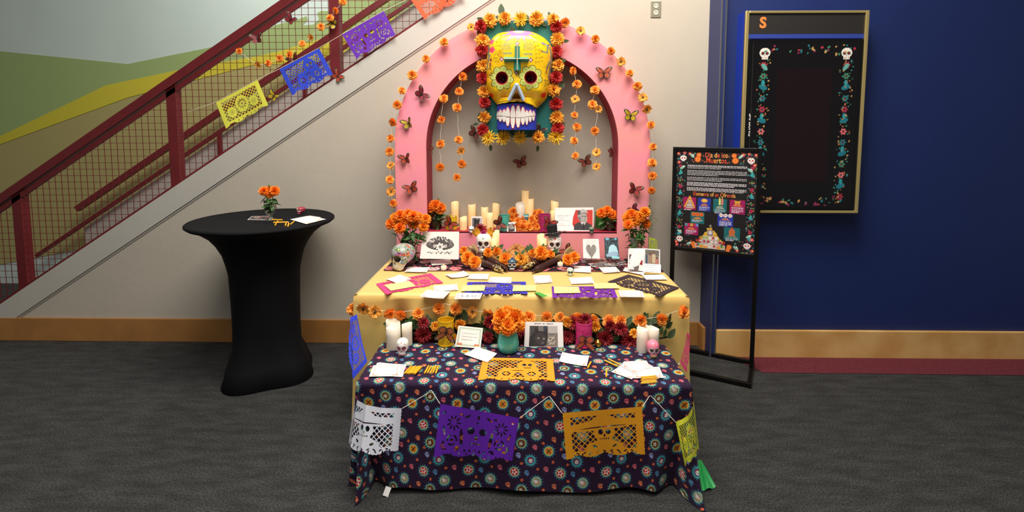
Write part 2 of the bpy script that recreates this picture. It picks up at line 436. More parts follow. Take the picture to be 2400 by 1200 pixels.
# ------------------------------------------------------------------ display case on the blue wall
YC = -0.30
a, c = at(1751, 26, YC), at(1790, 499, YC)
CW, CH = 0.80, a.z - c.z
case = thing('display_case', 'gold-edged blue display case holding a dark portrait screen', 'display case', loc=(a.x, YC, c.z))
MB().box((-.012, .004, 0.0), (CW, YB - YC + .03, CH)).build('cabinet', mat('case_blue', '#1d3aa8', 0.4), case)
GOLD = mat('polished_gold', '#efd890', 0.3, 0.8)
for lo, hi in (((-.012, -.014, 0), (.012, .01, CH)), ((CW - .012, -.014, 0), (CW + .012, .01, CH)), ((.012, -.014, CH - .018), (CW - .012, .01, CH)), ((.012, -.014, 0), (CW - .012, .01, .02))):
    bevel(MB().box(lo, hi).build('gold_frame', GOLD, case), .004)
s_ = scale_at(YC)
hd = .042 * 350 / s_ * 1.02
MB().box((.014, -.004, CH - .018 - .135), (CW - .014, .006, CH - .018)).build('header_panel', mat('header_black', '#201d1c', 0.6), case)
MB().box((.014, -.005, CH - .018 - .165), (CW - .014, .006, CH - .018 - .136)).build('blue_band', mat('band_blue', '#2c4199', 0.5), case)
p = at(1787, 65, YC); lettering('S', .098, mat('orange_letter', '#e8833a', 0.6), case, (p.x - a.x, -.0055, p.z - c.z), bold=.004)
SH = CH - .018 - .17
scr = thing('display_screen', 'black portrait screen showing a skull and flower border inside the gold case', 'screen', loc=(a.x + .016, YC, c.z + .022))
bevel(MB().box((0, -.012, 0), (CW - .032, .0035, SH - .024)).build('bezel', mat('bezel_black', '#070708', 0.25), scr), .003)
def scr_paint(x, y):
    P = Paint(x, y, '#0b090b'); r = random.Random(3)
    w, h = (CW - .032 - .1) / 2, (SH - .024 - .07) / 2
    P.fill((np.abs(P.x) < w - .15) & (np.abs(P.y) < h - .16), '#16070b')
    for sx in (-1, 1):
        yy = -h + .06; i = 0
        while yy < h - .12:
            xx = sx * (w - .055)
            cc = ['#a33045', '#246f76', '#d56b72', '#3a7f60'][i % 4]
            if i % 3 == 1: P.ell(xx, yy, .03, .017, '#1f6f80', .4 * sx); P.ell(xx, yy + .03, .012, .02, '#2f8f97')
            else: P.flower(xx, yy, .024, 6, cc, '#5b2030')
            for q in range(7):
                P.ell(xx + r.uniform(-.045, .045), yy + r.uniform(-.04, .04), r.uniform(.003, .008), r.uniform(.003, .006), r.choice(['#3f8f86', '#a2663d', '#2f6f55', '#b8925a']), r.uniform(0, 3))
            yy += .075; i += 1
        P.skull(sx * (w - .06), h - .055, .036, '#e6e0d6', '#7c1d2c', acc='#3d8f86')
        P.ell(sx * (w - .06), h - .15, .028, .014, '#5fa398', .9 * sx)
    for q in range(60):
        P.ell(r.uniform(-w, w), r.choice([-1, 1]) * (h - r.uniform(.0, .07)), r.uniform(.005, .014), r.uniform(.004, .009), r.choice(['#a33045', '#246f76', '#3a7f60', '#b8925a', '#8a2c5a']), r.uniform(0, 3))
    return P
sm = paper_mesh('screen_picture', CW - .032 - .06, SH - .024 - .04, 220, 400, scr_paint)
obj('screen_picture', sm, mat('lit_screen', rough=.2, attr=True, emit=.08), scr, ((CW - .032) / 2, -.0128, .02))
p = at(1753, 293, YC - .012)
lettering('SAMSUNG', .034, mat('white_ink', '#e8e8e8', 0.6), scr, (p.x - a.x - .016 + .006, -.0126, p.z - c.z - .022), (0, -PI / 2 + PI, 0), bold=.0008)

# ------------------------------------------------------------------ cocktail table with stretch cover
CTX, CTY, CTZ = -1.735, -0.49, 1.07
SPAN = mat('black_stretch_cloth', '#08090d', 0.8, spec=.2, bump=0.1, bscale=300)
prof = []
for (x, y) in ((739, 900), (740, 885), (722, 832), (710, 810), (702, 760), (697, 702), (697, 660), (697, 634), (701, 610), (706, 588), (717, 565), (730, 547), (749, 532), (771, 521)):
    p = at(x, y, CTY); prof.append((max(.08, p.x - CTX), max(0.005, p.z)))
prof[0] = (prof[0][0], 0.0)
prof = [q for i, q in enumerate(prof)]
prof += [(.44, CTZ - .028), (.455, CTZ - .016), (.455, CTZ - .006), (.447, CTZ)]
def wob(i, a):
    z = prof[i][1]
    return (0.03 * max(0, 1 - z / .45) * (math.cos(4 * (a + .35)) - .6), 0)
ct = thing('cocktail_table', 'tall round cocktail table in a black stretch cover by the wall', 'table', loc=(CTX, CTY, 0))
o = MB().lathe(prof, 64, True, False, wob).build('stretch_cover', SPAN, ct, smooth=True)
MB().lathe([(.4475, CTZ - .002), (.44, CTZ + .001), (.2, CTZ + .0015)], 64, True, True).build('table_top_cover', mat('black_top_cloth', '#0c0d10', 0.9, spec=.15, bump=0.1, bscale=300), ct)
# ================================================================== ARCH
YA = -0.24
AX = 0.008
ARO, ARI = 0.905, 0.682
AZ = at(1222, 345, YA).z                      # springing line
SHELF = at(1222, 545, YA).z
M_PINK = mat('pink_paint', '#ef90a4', 0.7, color2='#ee9896', vscale=3.2, bump=0.3, bscale=12)
M_MAG = mat('crimson_paint', '#a3243c', 0.6, var=0.06, vscale=5)
arch = thing('altar_arch', 'pink round-topped arch with crimson inner edge standing against the wall', 'arch', loc=(AX, YA, 0))
N = 48
out = [(-ARO, 0)] + [(-ARO * math.cos(PI * i / N), AZ + ARO * math.sin(PI * i / N)) for i in range(N + 1)] + [(ARO, 0)]
inn = [(-ARI, SHELF)] + [(-ARI * math.cos(PI * i / N), AZ + ARI * math.sin(PI * i / N)) for i in range(N + 1)] + [(ARI, SHELF)]
n = len(out)
V = []
for y in (0, 0.018):
    V += [(x, y, z) for x, z in out] + [(x, y, z) for x, z in inn]
Fc = []
for i in range(n - 1):
    Fc.append((i, i + 1, n + i + 1, n + i)); Fc.append((2 * n + i, 3 * n + i, 3 * n + i + 1, 2 * n + i + 1))
Fc += [(0, n, 2 * n - 1, n - 1), (2 * n, 3 * n - 1, 4 * n - 1, 3 * n)]
Fc += [(n + i, n + i + 1, 3 * n + i + 1, 3 * n + i) for i in range(n - 1)] + [(n, 3 * n, 4 * n - 1, 2 * n - 1)]
Fc += [(i + 1, i, 2 * n + i, 2 * n + i + 1) for i in range(n - 1)]
obj('arch_front', mesh('arch_front', V, Fc, smooth=False), M_PINK, arch)
D = -YA - .002
def strip(pts, y0, y1, th, name, m):
    n = len(pts); V = []
    for k in range(n):
        a, b_ = Vector(pts[max(k - 1, 0)]), Vector(pts[min(k + 1, n - 1)]); t = (b_ - a).normalized(); nn = Vector((-t.y, t.x)) * th
        p = Vector(pts[k]); q = p + nn
        V += [(p.x, y0, p.y), (p.x, y1, p.y), (q.x, y1, q.y), (q.x, y0, q.y)]
    Fc = [(4 * k + j, 4 * k + (j + 1) % 4, 4 * k + 4 + (j + 1) % 4, 4 * k + 4 + j) for k in range(n - 1) for j in range(4)]
    return obj(name, mesh(name, V, Fc, smooth=False), m, arch)
strip(inn, 0.0185, D, .016, 'inner_reveal', M_MAG)
strip(out, 0.0185, D, -.014, 'outer_edge', M_PINK)
MB().box((-ARI, .0, SHELF - .004), (ARI, D, SHELF)).build('shelf_top', M_MAG, arch)

# ================================================================== TABLECLOTHS
ZB, YBF, YBB, XBW = 0.745, -1.045, -0.262, 0.925     # back table
ZF, YFF, YFB, XFW, XFC = 0.50, -1.575, -1.135, 0.765, 0.012
def smooth01(t): t = np.clip(t, 0, 1); return t * t * (3 - 2 * t)

# ---- yellow satin cloth: top, short swagged front, long sides
SATIN = mat('yellow_satin', '#e2bf6c', 0.45, var=0.03, vscale=6, sheen=0.3, bump=0.06, bscale=120)
def satin():
    nu, nf = 150, 46
    V, Fc, idx = [], [], {}
    rr = 0.022
    xs = np.linspace(-XBW, XBW, nu + 1)
    rng = random.Random(5)
    ph = [rng.uniform(0, 6) for _ in range(8)]
    # top
    ny = 14
    def addgrid(P, flip=False):
        b = len(V); m, k = len(P), len(P[0])
        for r in P: V.extend(r)
        for i in range(m - 1):
            for j in range(k - 1):
                q = (b + i * k + j, b + i * k + j + 1, b + (i + 1) * k + j + 1, b + (i + 1) * k + j)
                Fc.append(q[::-1] if flip else q)
    top = []
    ys = list(np.linspace(YBB, YBF + rr, ny))
    for y in ys: top.append([(x, y, ZB + .0016 * math.sin(9 * x + 3 * y) * math.sin(5 * y + ph[0])) for x in xs])
    for a in (20, 45, 70): top.append([(x + math.copysign(1, x) * rr * math.sin(math.radians(a)) * float(smooth01((abs(x - .02) - .80) / .12)), YBF + rr - rr * math.sin(math.radians(a)), ZB - rr + rr * math.cos(math.radians(a))) for x in xs])
    # front drop : length depends on x
    t = np.abs(xs - .02)
    L = 0.135 + .012 * np.cos(4 * xs) + (ZB - rr - 0.004 - .135) * smooth01((t - .70) / .13)
    for k in range(1, nf + 1):
        s = k / nf; row = []
        for i, x in enumerate(xs):
            d = L[i] * s
            fold = (.010 * math.sin(26 * x + ph[1] + 2 * s) + .006 * math.sin(47 * x + ph[2])) * s * smooth01((t[i] - .55) / .2)
            wav = .006 * math.sin(7 * x + ph[3]) * s
            tuck = .09 * s * float(smooth01((.86 - t[i]) / .2)) * float(smooth01((t[i] - .62) / .12)) * (1 if x < 0 else .3)
            e = float(smooth01((t[i] - .80) / .12)); fold *= 1 - e * .8; wav *= 1 - e
            row.append((x + math.copysign(1, x) * (rr + .022 * s * s) * e, YBF - .004 + fold + wav + tuck * (1 - e) - .02 * s, ZB - rr - d))
        top.append(row)
    addgrid(top, True)
    # sides
    for sx in (-1, 1):
        P = []
        yv = np.linspace(YBB, YBF, 40)
        for a in (0, 30, 60): P.append([(sx * (XBW + rr * math.sin(math.radians(a))), y, ZB - rr + rr * math.cos(math.radians(a))) for y in yv])
        for k in range(0, 31):
            s = k / 30
            P.append([(sx * (XBW + rr + .022 * s * s + s * (.014 * math.sin(30 * y + ph[4]) + .01 * math.sin(53 * y)) * min(1, (y - YBF) / .12)), y - (.004 + .02 * s) * (y < YBF + .001), max(.004, ZB - rr - (ZB - rr - .004) * s)) for y in yv])
        addgrid(P, sx > 0)
    return V, Fc
V, Fc = satin()
yc = obj('yellow_tablecloth', mesh('yellow_tablecloth', V, Fc), SATIN)
tag(yc, 'shiny yellow satin tablecloth on the taller back table, swagged at the front', 'tablecloth')

# ---- dark printed cloth on the low front table
PER = 0.2118
def cloth_paint(u, v):                     # u, v in metres over the unfolded cloth
    P = Paint(np.mod(u, PER), np.mod(v, PER), '#26132f')
    px = 1 / 510.
    med = [(0, 0, '#b3122f'), (52, 21, '#8d8580'), (17, 41, '#45221d'), (81, 58, '#d98a2b'), (38, 80, '#2f7fa0')]
    for mx, my, c in med:
        for ox in (-1, 0, 1):
            for oy in (-1, 0, 1):
                x, y = mx * px + ox * PER, my * px + oy * PER
                if not (-.05 < x < PER + .05 and -.05 < y < PER + .05): continue
                P.flower(x, y, .0325, 14, '#34688f', depth=.46); P.flower(x, y, .027, 14, '#3a8590', depth=.36)
                P.ell(x, y, .0235, .0235, '#4fa08f'); P.ell(x, y, .0208, .0208, '#a9c77e' if c != '#2f7fa0' else '#3aa3b5'); P.ell(x, y, .0182, .0182, c)
                if c == '#b3122f': P.flower(x, y, .015, 5, '#e9ddd6', '#b3122f', .7)
                elif c == '#8d8580': P.ell(x - .002, y, .013, .007, '#d9cfc8', .6); P.ell(x + .005, y + .006, .005, .004, '#d9923a')
                elif c == '#45221d': P.ell(x, y, .0165, .0165, '#6e3a20'); P.ell(x - .002, y + .001, .0115, .0115, '#3a1a20'); P.flower(x - .002, y + .001, .0095, 5, '#ddd3b8', '#45221d', .5)
                elif c == '#d98a2b': P.line([(x - .01, y + .010), (x, y), (x + .009, y - .009)], .005, '#5a2416'); P.line([(x - .009, y - .007), (x, y), (x + .006, y + .009)], .005, '#5a2416')
                else: P.ell(x, y, .0145, .0145, '#7a1530'); P.ell(x + .001, y + .002, .0085, .009, '#e6e1dc'); P.ell(x - .002, y + .002, .0018, .0022, '#222233'); P.ell(x + .004, y + .002, .0018, .0022, '#222233')
    for mx, my, c in ((74, 99, '#cf6270'), (29, 0, '#4f83ad'), (93, 30, '#d9764c'), (48, 48, '#cf6270'), (9, 68, '#8b95c4')):
        for ox in (-1, 0, 1):
            for oy in (-1, 0, 1):
                x, y = mx * px + ox * PER, my * px + oy * PER
                if not (-.03 < x < PER + .03 and -.03 < y < PER + .03): continue
                P.ell(x, y, .0105, .0098, c); P.ell(x + .004, y + .009, .0066, .0052, c)
                for q in (-1, 1): P.ell(x + q * .0042, y - .001, .0028, .003, '#26132f')
                P.ell(x + .002, y + .005, .0014, .0014, '#26132f')
    for mx, my in ((18, 18), (68, 40), (2, 53), (55, 100), (17, 88), (91, 83)):
        for ox in (-1, 0, 1):
            for oy in (-1, 0, 1):
                x, y = mx * px + ox * PER, my * px + oy * PER
                P.ell(x, y, .0062, .0058, '#d8683c'); P.ell(x, y, .0022, .0022, '#8f2f24')
    return P.c

def front_cloth():
    h = 0.0027
    V, UV, Fc = [], [], []
    rr = .02
    def addgrid(P, uv, flip=False):
        b = len(V); m, k = P.shape[:2]
        V.append(P.reshape(-1, 3)); UV.append(uv.reshape(-1, 2))
        i = np.arange((m - 1) * (k - 1)); r, c = i // (k - 1), i % (k - 1); a = addgrid.n + r * k + c
        q = np.stack([a, a + 1, a + k + 1, a + k], 1); Fc.append(q[:, ::-1] if flip else q); addgrid.n += m * k
    addgrid.n = 0
    x0, x1 = XFC - XFW, XFC + XFW
    W = x1 - x0; D_ = YFB - YFF
    drop = ZF - rr - .012
    nx = int(W / h)
    # one sheet: back edge -> front edge -> down the front
    s = np.concatenate([np.linspace(0, D_ - rr, int(D_ / h)), D_ - rr + np.linspace(0, rr * PI / 2, 9)[1:], D_ - rr + rr * PI / 2 + np.linspace(0, drop, int(drop / h))[1:]])
    x = np.linspace(x0, x1, nx)
    Sg, Xg = np.meshgrid(s, x, indexing='ij')
    a = np.clip((Sg - (D_ - rr)) / rr, 0, PI / 2); d = np.clip(Sg - (D_ - rr + rr * PI / 2), 0, None); k = d / drop
    y = YFB - np.minimum(Sg, D_ - rr) - rr * np.sin(a); z = ZF - rr + rr * np.cos(a) - d
    e = (Xg - XFC) / XFW
    ends = smooth01((np.abs(e) - .82) / .18)
    amp = .012 * np.sin(8.5 * Xg + .8) + .007 * np.sin(17 * Xg + 2.0)
    y = y - k * (.055 + amp) * (1 - ends) + k * .015 * ends
    z = z + k * (.012 + .008 * np.cos(11 * Xg + .4)) * (1 - ends)
    Xo = Xg - k * .06 * np.sign(e) * smooth01((np.abs(e) - .5) / .5)
    z = np.maximum(z, .006) + .0012 * np.sin(14 * Xg) * np.sin(11 * Sg) * (k == 0)
    addgrid(np.stack([Xo, y, z], 2), np.stack([Xg, -Sg], 2), True)
    for sx in (-1, 1):
        xe = x1 if sx > 0 else x0
        # side fall
        yy = np.linspace(YFB, YFF + rr, int(D_ / h)); t = np.concatenate([np.linspace(0, rr * PI / 2, 8), rr * PI / 2 + np.linspace(0, drop, int(drop / h))[1:]])
        Tg, Yg = np.meshgrid(t, yy, indexing='ij')
        a = np.clip(Tg / rr, 0, PI / 2); d = np.clip(Tg - rr * PI / 2, 0, None); k = d / drop
        q = (YFB - Yg) / D_; en = smooth01((q - .75) / .25)
        xx = xe + sx * (rr * np.sin(a) + k * (.03 + .016 * np.sin(34 * Yg + (1.0 if sx > 0 else 2.6))) * (1 - en) + k * .02 * en)
        zz = np.maximum(ZF - rr * (1 - np.cos(a)) - d + .05 * k * (1 - en), .006)
        addgrid(np.stack([xx, Yg, zz], 2), np.stack([xe + sx * Tg, -(YFB - Yg)], 2), sx > 0)
        # corner cone: spare cloth hanging in deep folds that reach the floor
        th = np.linspace(0, PI / 2, 110)
        Tg, Hg = np.meshgrid(t, th, indexing='ij')
        a = np.clip(Tg / rr, 0, PI / 2); d = np.clip(Tg - rr * PI / 2, 0, None); k = d / drop
        f = Hg / (PI / 2)                                     # 0 side .. 1 front
        edge = np.sin(PI * f)
        lobe = np.exp(-((f - (.80 if sx < 0 else .74)) / .13) ** 2) * (.15 if sx < 0 else .16) + np.exp(-((f - .25) / .13) ** 2) * (.045 if sx < 0 else .05) - .02 * np.exp(-((f - .5) / .07) ** 2)
        kk = k ** 1.25
        rho = rr * np.sin(a) + k * (.02 * (1 - f) - .015 * f) + kk * lobe * np.minimum(1, edge * 2.2)
        ang = Hg
        bx = xe; by = YFF + rr
        inx = -sx * k * (.06 * f + (.035 if sx < 0 else -.01) * np.exp(-((f - .8) / .2) ** 2) * edge)
        xx = bx + sx * rho * np.cos(ang) + inx; yo = by - rho * np.sin(ang)
        zz = ZF - rr * (1 - np.cos(a)) - d * (1 + .04 * edge)
        zz = np.where(zz < .006, .006 + .002 * np.sin(40 * Hg), zz)
        run = np.clip(d * (1 + .04 * edge) - (ZF - rr - .006), 0, None)
        xx = xx + sx * run * np.cos(ang); yo = yo - run * np.sin(ang)
        ds = np.hypot(np.diff(xx, axis=1), np.diff(yo, axis=1)); cum = np.concatenate([np.zeros((len(t), 1)), np.cumsum(ds[:, ::-1], axis=1)], 1)[:, ::-1]
        addgrid(np.stack([xx, yo, zz], 2), np.stack([xe + sx * cum, -(D_ - rr) - Tg], 2), sx > 0)
    V = np.concatenate(V); UV = np.concatenate(UV); Fc = np.concatenate(Fc)
    return V, Fc, cloth_paint(UV[:, 0] + .028 + PER * 10, UV[:, 1] * -1 + .012 + PER * 10)
V, Fc, cc = front_cloth()
fc = obj('printed_tablecloth', mesh('printed_tablecloth', V, Fc, cc), FABRIC_PRINT)
tag(fc, 'dark purple tablecloth with sunburst medallions and small skulls on the low front table', 'tablecloth')
# small white care tag at its lower left corner
p = at(905, 1150, -1.62); p.z = max(p.z, .0)
MB().box((-.013, -.0008, 0), (.013, .0008, .038)).build('care_tag', mat('white_tag', '#d9d9d6', 0.7), fc, loc=atz(903, 1163, .004) + Vector((0, 0, 0)), rot=(math.radians(-35), math.radians(20), 0))

# ---- floral runner on the back table
RY0, RY1 = atz(1200, 637, ZB).y, YBB - .002
RX0, RX1 = atz(897, 637, ZB).x, atz(1558, 640, ZB).x
def run_paint(x, y):
    P = Paint(x, y, '#171017'); r = random.Random(11)
    w, h = RX1 - RX0, RY1 - RY0
    for i in range(480):
        cx, cy = r.uniform(-w / 2, w / 2), r.uniform(-h / 2, h / 2)
        c = r.choice(['#b53048', '#d0506a', '#9c263c', '#4a6470', '#d06062', '#171017'])
        P.ell(cx, cy, r.uniform(.007, .017), r.uniform(.005, .010), c, r.uniform(0, 3))
    for i in range(26):
        cx, cy = -w / 2 + .03 + (i % 13) * w / 12.6 + (i // 13) * .06, -h / 2 + .07 + (i // 13) * .16 + r.uniform(-.02, .02)
        c = r.choice(['#e08a88', '#d99a98', '#cfc3c0', '#e07f72'])
        P.ell(cx, cy, .042, .034, c); P.ell(cx, cy - .03, .024, .02, c)
        for q in (-1, 1): P.ell(cx + q * .016, cy, .010, .010, '#a3283c')
        P.ell(cx, cy - .016, .005, .006, '#a3283c'); P.line([(cx - .015, cy - .034), (cx + .015, cy - .034)], .005, '#a3283c')
        P.flower(cx, cy + .022, .010, 5, '#c2344a')
    P.rect(-w, -h / 2, w, -h / 2 + .010, '#7a3540')
    for i in range(int(w / .012)): P.ell(-w / 2 + i * .012, -h / 2 + .005, .004, .003, '#c9746c')
    return P
X_, Y_, F_ = grid(int((RX1 - RX0) / .0042), int((RY1 - RY0) / .0042), RX1 - RX0, RY1 - RY0)
rp = run_paint(X_, Y_)
ro = obj('floral_runner', mesh('floral_runner', np.stack([X_, Y_, .0015 * np.sin(X_ * 9) * np.sin(Y_ * 7) + 0.0045], 1), F_, rp.c), FABRIC_PRINT, loc=((RX0 + RX1) / 2, (RY0 + RY1) / 2, ZB))
tag(ro, 'black runner printed with pink skulls and flowers across the back of the yellow cloth', 'runner')
ZR = ZB + .006
ZBT = ZB + .003
ZFT = ZF + .002
# ================================================================== FLOWER SHAPES
def blossom(R, layers, c0, c1, seed=0, pointed=0.3, ruffle=0.12, core=None):
    """layers: (count, elevation in degrees, reach, width). Axis +Z, petals with their own edges."""
    r = random.Random(seed); V, Fc, C = [], [], []
    c0, c1 = np.array(lin(c0)), np.array(lin(c1))
    for li, (n, el, reach, wid) in enumerate(layers):
        a0 = r.uniform(0, 6.3)
        for k in range(n):
            th = a0 + 2 * PI * k / n + r.uniform(-.12, .12); ph = math.radians(el + r.uniform(-7, 7))
            d = Vector((math.cos(ph) * math.cos(th), math.cos(ph) * math.sin(th), math.sin(ph)))
            t = Vector((-math.sin(th), math.cos(th), 0)); nn = d.cross(t) * -1
            L = R * reach * r.uniform(.88, 1.1); w = R * wid * r.uniform(.85, 1.15)
            cur = r.uniform(-.05, .18) * L; b = len(V); tone = r.uniform(.0, .35)
            for i, s in enumerate((.16, .55, 1.0)):
                ww = w * (.35, 1.0, 1 - pointed)[i]
                for j in (-1, 0, 1):
                    p = d * (L * s) + t * (j * ww / 2) + nn * (cur * s * s + (abs(j) * .10 - .05) * w + r.uniform(-1, 1) * ruffle * R * .3 * s)
                    if i == 2 and j == 0: p = p + d * (L * .10 * (1 if pointed > .5 else -.6))
                    V.append((p.x, p.y, p.z - R * .15)); q = min(1, s * .8 + tone); C.append(c0 * (1 - q) + c1 * q)
            for i in (0, 1):
                for j in (0, 1):
                    m = b + i * 3 + j; Fc.append((m, m + 1, m + 4, m + 3))
    if core:
        mb = MB().ball((0, 0, 0), R * .22, 8, 5); b = len(V); V += mb.v; Fc += [tuple(i + b for i in f) for f in mb.f]; C += [np.array(lin(core))] * len(mb.v)
    return mesh('blossom', V, Fc, np.array(C))
CREPE = [blossom(.036, [(13, 0, 1, .46), (13, 20, .97, .46), (12, 40, .9, .44), (9, 60, .8, .42), (5, 80, .66, .4)], '#f27a1e', '#ffa640', s, .1, .4) for s in range(4)]
CREPE_BACK = blossom(.036, [(13, 8, 1, .42), (13, 24, .92, .42), (7, 60, .35, .4)], '#d98a2c', '#f7a83f', 9, .2, .3, '#3a2a14')
_FL = [(20, -34, .86, .28), (24, -16, .95, .28), (26, 2, 1, .28), (25, 18, 1, .27), (22, 33, .97, .27), (18, 48, .94, .26), (12, 63, .91, .25), (6, 79, .88, .24)]
FRESH = [blossom(.039, _FL, '#e25408', '#ff8a18', 20 + s, .05, .4) for s in range(3)]
FRESHY = [blossom(.039, _FL, '#e06a08', '#ff9c1c', 30 + s, .05, .4) for s in range(2)]
SILK_O = [blossom(.049, [(13, 0, 1, .42), (12, 18, .97, .42), (11, 36, .88, .4), (8, 54, .76, .38), (5, 76, .6, .34)], '#c66a10', '#f2a52c', 40 + s, .5, .35) for s in range(3)]
SILK_Y = [blossom(.052, [(15, 4, 1, .26), (15, 20, .98, .26), (13, 38, .88, .25), (10, 58, .7, .24), (6, 78, .5, .22)], '#c98a10', '#f4c72e', 50 + s, .75, .12) for s in range(2)]
SILK_R = [blossom(.046, [(16, -20, .92, .3), (17, 2, 1, .3), (16, 22, .97, .3), (14, 42, .92, .3), (10, 60, .86, .28), (6, 78, .8, .28)], '#7a0f18', '#cf2f2c', 60 + s, .1, .4) for s in range(2)]
SILK_D = [blossom(.050, [(16, -10, .95, .26), (16, 8, 1, .26), (15, 26, .97, .25), (12, 46, .88, .24), (8, 68, .75, .22)], '#4e0710', '#a31a26', 70 + s, .6, .25) for s in range(2)]
BIGM = [blossom(.075, [(16, -22, .92, .36), (18, -4, 1, .38), (18, 14, 1, .38), (16, 32, .98, .37), (13, 50, .93, .36), (9, 66, .88, .34), (5, 82, .82, .32)], '#f06c0c', '#ff9a1e', 80 + s, .08, .45) for s in range(3)]

def leaf_mesh(L, w, c0, c1, seed=0, bend=.25, lobes=0):
    r = random.Random(seed); V, C = [], []; n = 7
    c0, c1 = np.array(lin(c0)), np.array(lin(c1))
    for i in range(n + 1):
        s = i / n; ww = w * (math.sin(PI * min(1, s * .92 + .06)) ** .8) * (1 - .25 * s) * (1 + (.18 * (i % 2) if lobes else 0))
        for j in (-1, 0, 1):
            V.append((j * ww / 2, L * s, bend * L * s * s * -1 + abs(j) * .06 * w)); C.append(c0 * (.5 + .5 * (j == 0)) + c1 * (.5 - .5 * (j == 0)))
    Fc = [(i * 3 + j, i * 3 + j + 1, i * 3 + j + 4, i * 3 + j + 3) for i in range(n) for j in (0, 1)]
    return mesh('leaf', V, Fc, np.array(C))
LEAF_G = [leaf_mesh(.07, .038, '#2e4a22', '#47692f', s, .3) for s in range(2)]
LEAF_D = [leaf_mesh(.075, .046, '#2c3d1e', '#45582e', 5 + s, .2) for s in range(2)]
LEAF_S = [leaf_mesh(.055, .022, '#2f5a25', '#5b8a3c', 9 + s, .35, 1) for s in range(2)]

def face_cam(r=None, tilt=.35, roll=True):          # a blossom turned to the room with some disorder
    r = r or random
    return (PI / 2 + r.uniform(-tilt, tilt), r.uniform(-tilt, tilt), r.uniform(0, 6.28) if roll else 0)
def petal_rot(d, spin=0.0):                          # rotation taking +Z to direction d
    return (Vector(d).to_track_quat('Z', 'Y') @ Euler((0, 0, spin)).to_quaternion()).to_euler()

M_STRING = mat('white_string', '#e6ddcc', 0.8)
def garland(label, P, pins, group, size=1.0, seed=0, toward=(0, -1, 0.1), slack=0.0):
    r = random.Random(seed); base = P[0]
    g = thing('marigold_garland', label, 'garland', loc=base, group=group)
    path = []
    pts = pins if pins else P
    for a, b_ in zip(pts, pts[1:]):
        for t in np.linspace(0, 1, 7)[:-1]:
            q = a.lerp(b_, t); q = q + Vector((r.uniform(-1, 1) * slack, 0, -slack * 4 * t * (1 - t))); path.append(q - base)
    path.append(pts[-1] - base)
    MB().tube(path, .0011, 5).build('string', M_STRING, g, smooth=True)
    for i, p in enumerate(P):
        me_ = CREPE_BACK if r.random() < .14 else CREPE[r.randrange(4)]
        d = Vector(toward) + Vector((r.uniform(-.6, .6), r.uniform(-.2, .2), r.uniform(-.5, .5)))
        obj('flower', me_, PETAL, g, p - base, petal_rot(d, r.uniform(0, 6)), size * r.uniform(.88, 1.1))
    return g
def pxs(L, Y): return [at(x, y, Y) for x, y in L]

YG = YA - .022
L1 = [(1104, 63), (1041, 98), (998, 138), (966, 176), (942, 212), (931, 246), (920, 287), (915, 324), (913, 356), (915, 387), (914, 421), (916, 449), (921, 477)]
L2 = [(1324, 54), (1361, 72), (1396, 92), (1432, 120), (1456, 144), (1476, 171), (1494, 202), (1507, 228), (1517, 257), (1526, 292), (1531, 344), (1529, 381), (1529, 413), (1527, 447)]
garland('orange paper marigold garland down the outer left edge of the pink arch', pxs(L1, YA - .042), None, 'marigold garlands on the arch', .9, 1, slack=.003)
garland('orange paper marigold garland down the outer right edge of the pink arch', pxs(L2, YA - .042), None, 'marigold garlands on the arch', .88, 2, slack=.003)
garland('marigold strand with wide gaps hanging just inside the arch, second from its left leg', pxs([(1084, 180), (1076, 215), (1072, 252), (1075, 327), (1081, 354), (1082, 385), (1071, 416)], YA - .04), None, 'marigold strands inside the arch', .88, 3, slack=.004)
garland('short strand of four marigolds hanging nearest the arch\'s left leg', pxs([(1040, 231), (1034, 281), (1032, 337), (1031, 392)], YA - .04), None, 'marigold strands inside the arch', .88, 4, slack=.006)
garland('close-set marigold strand hanging beside the right side of the big skull', pxs([(1343, 166), (1352, 197), (1348, 232), (1347, 270), (1352, 298), (1346, 329), (1348, 365)], YA - .04), None, 'marigold strands inside the arch', .88, 5, slack=.004)
garland('marigold strand hanging nearest the arch\'s right leg', pxs([(1394, 211), (1389, 245), (1402, 256), (1394, 307), (1398, 357), (1398, 390)], YA - .04), None, 'marigold strands inside the arch', .88, 6, slack=.004)
garland('marigold garland strung over the stair railing mesh', pxs([(560, 120), (604, 152), (628, 148), (655, 137), (678, 128), (708, 102), (728, 88), (752, 63), (773, 41), (786, 25), (803, 3)], -.05), None, None, .8, 7, slack=.004)
TG = [(829, 725), (851, 724), (879, 731), (914, 736), (939, 739), (981, 736), (1028, 724), (1067, 724), (1107, 731), (1144, 739), (1241, 744), (1282, 744), (1313, 745), (1353, 748), (1390, 752), (1428, 754), (1456, 752), (1502, 752), (1551, 750), (1603, 731)]
YT = YBF - .062
P = pxs(TG, YT); P[0] = at(829, 725, YBF + .02)
pin = pxs([(832, 716), (845, 718), (868, 724), (930, 732), (985, 726), (1043, 712), (1110, 728), (1160, 733), (1250, 739), (1340, 743), (1430, 749), (1500, 749), (1550, 742), (1605, 722)], YT + .004)
garland('long marigold garland strung across the front of the yellow cloth', P, pin, None, 1.0, 8)

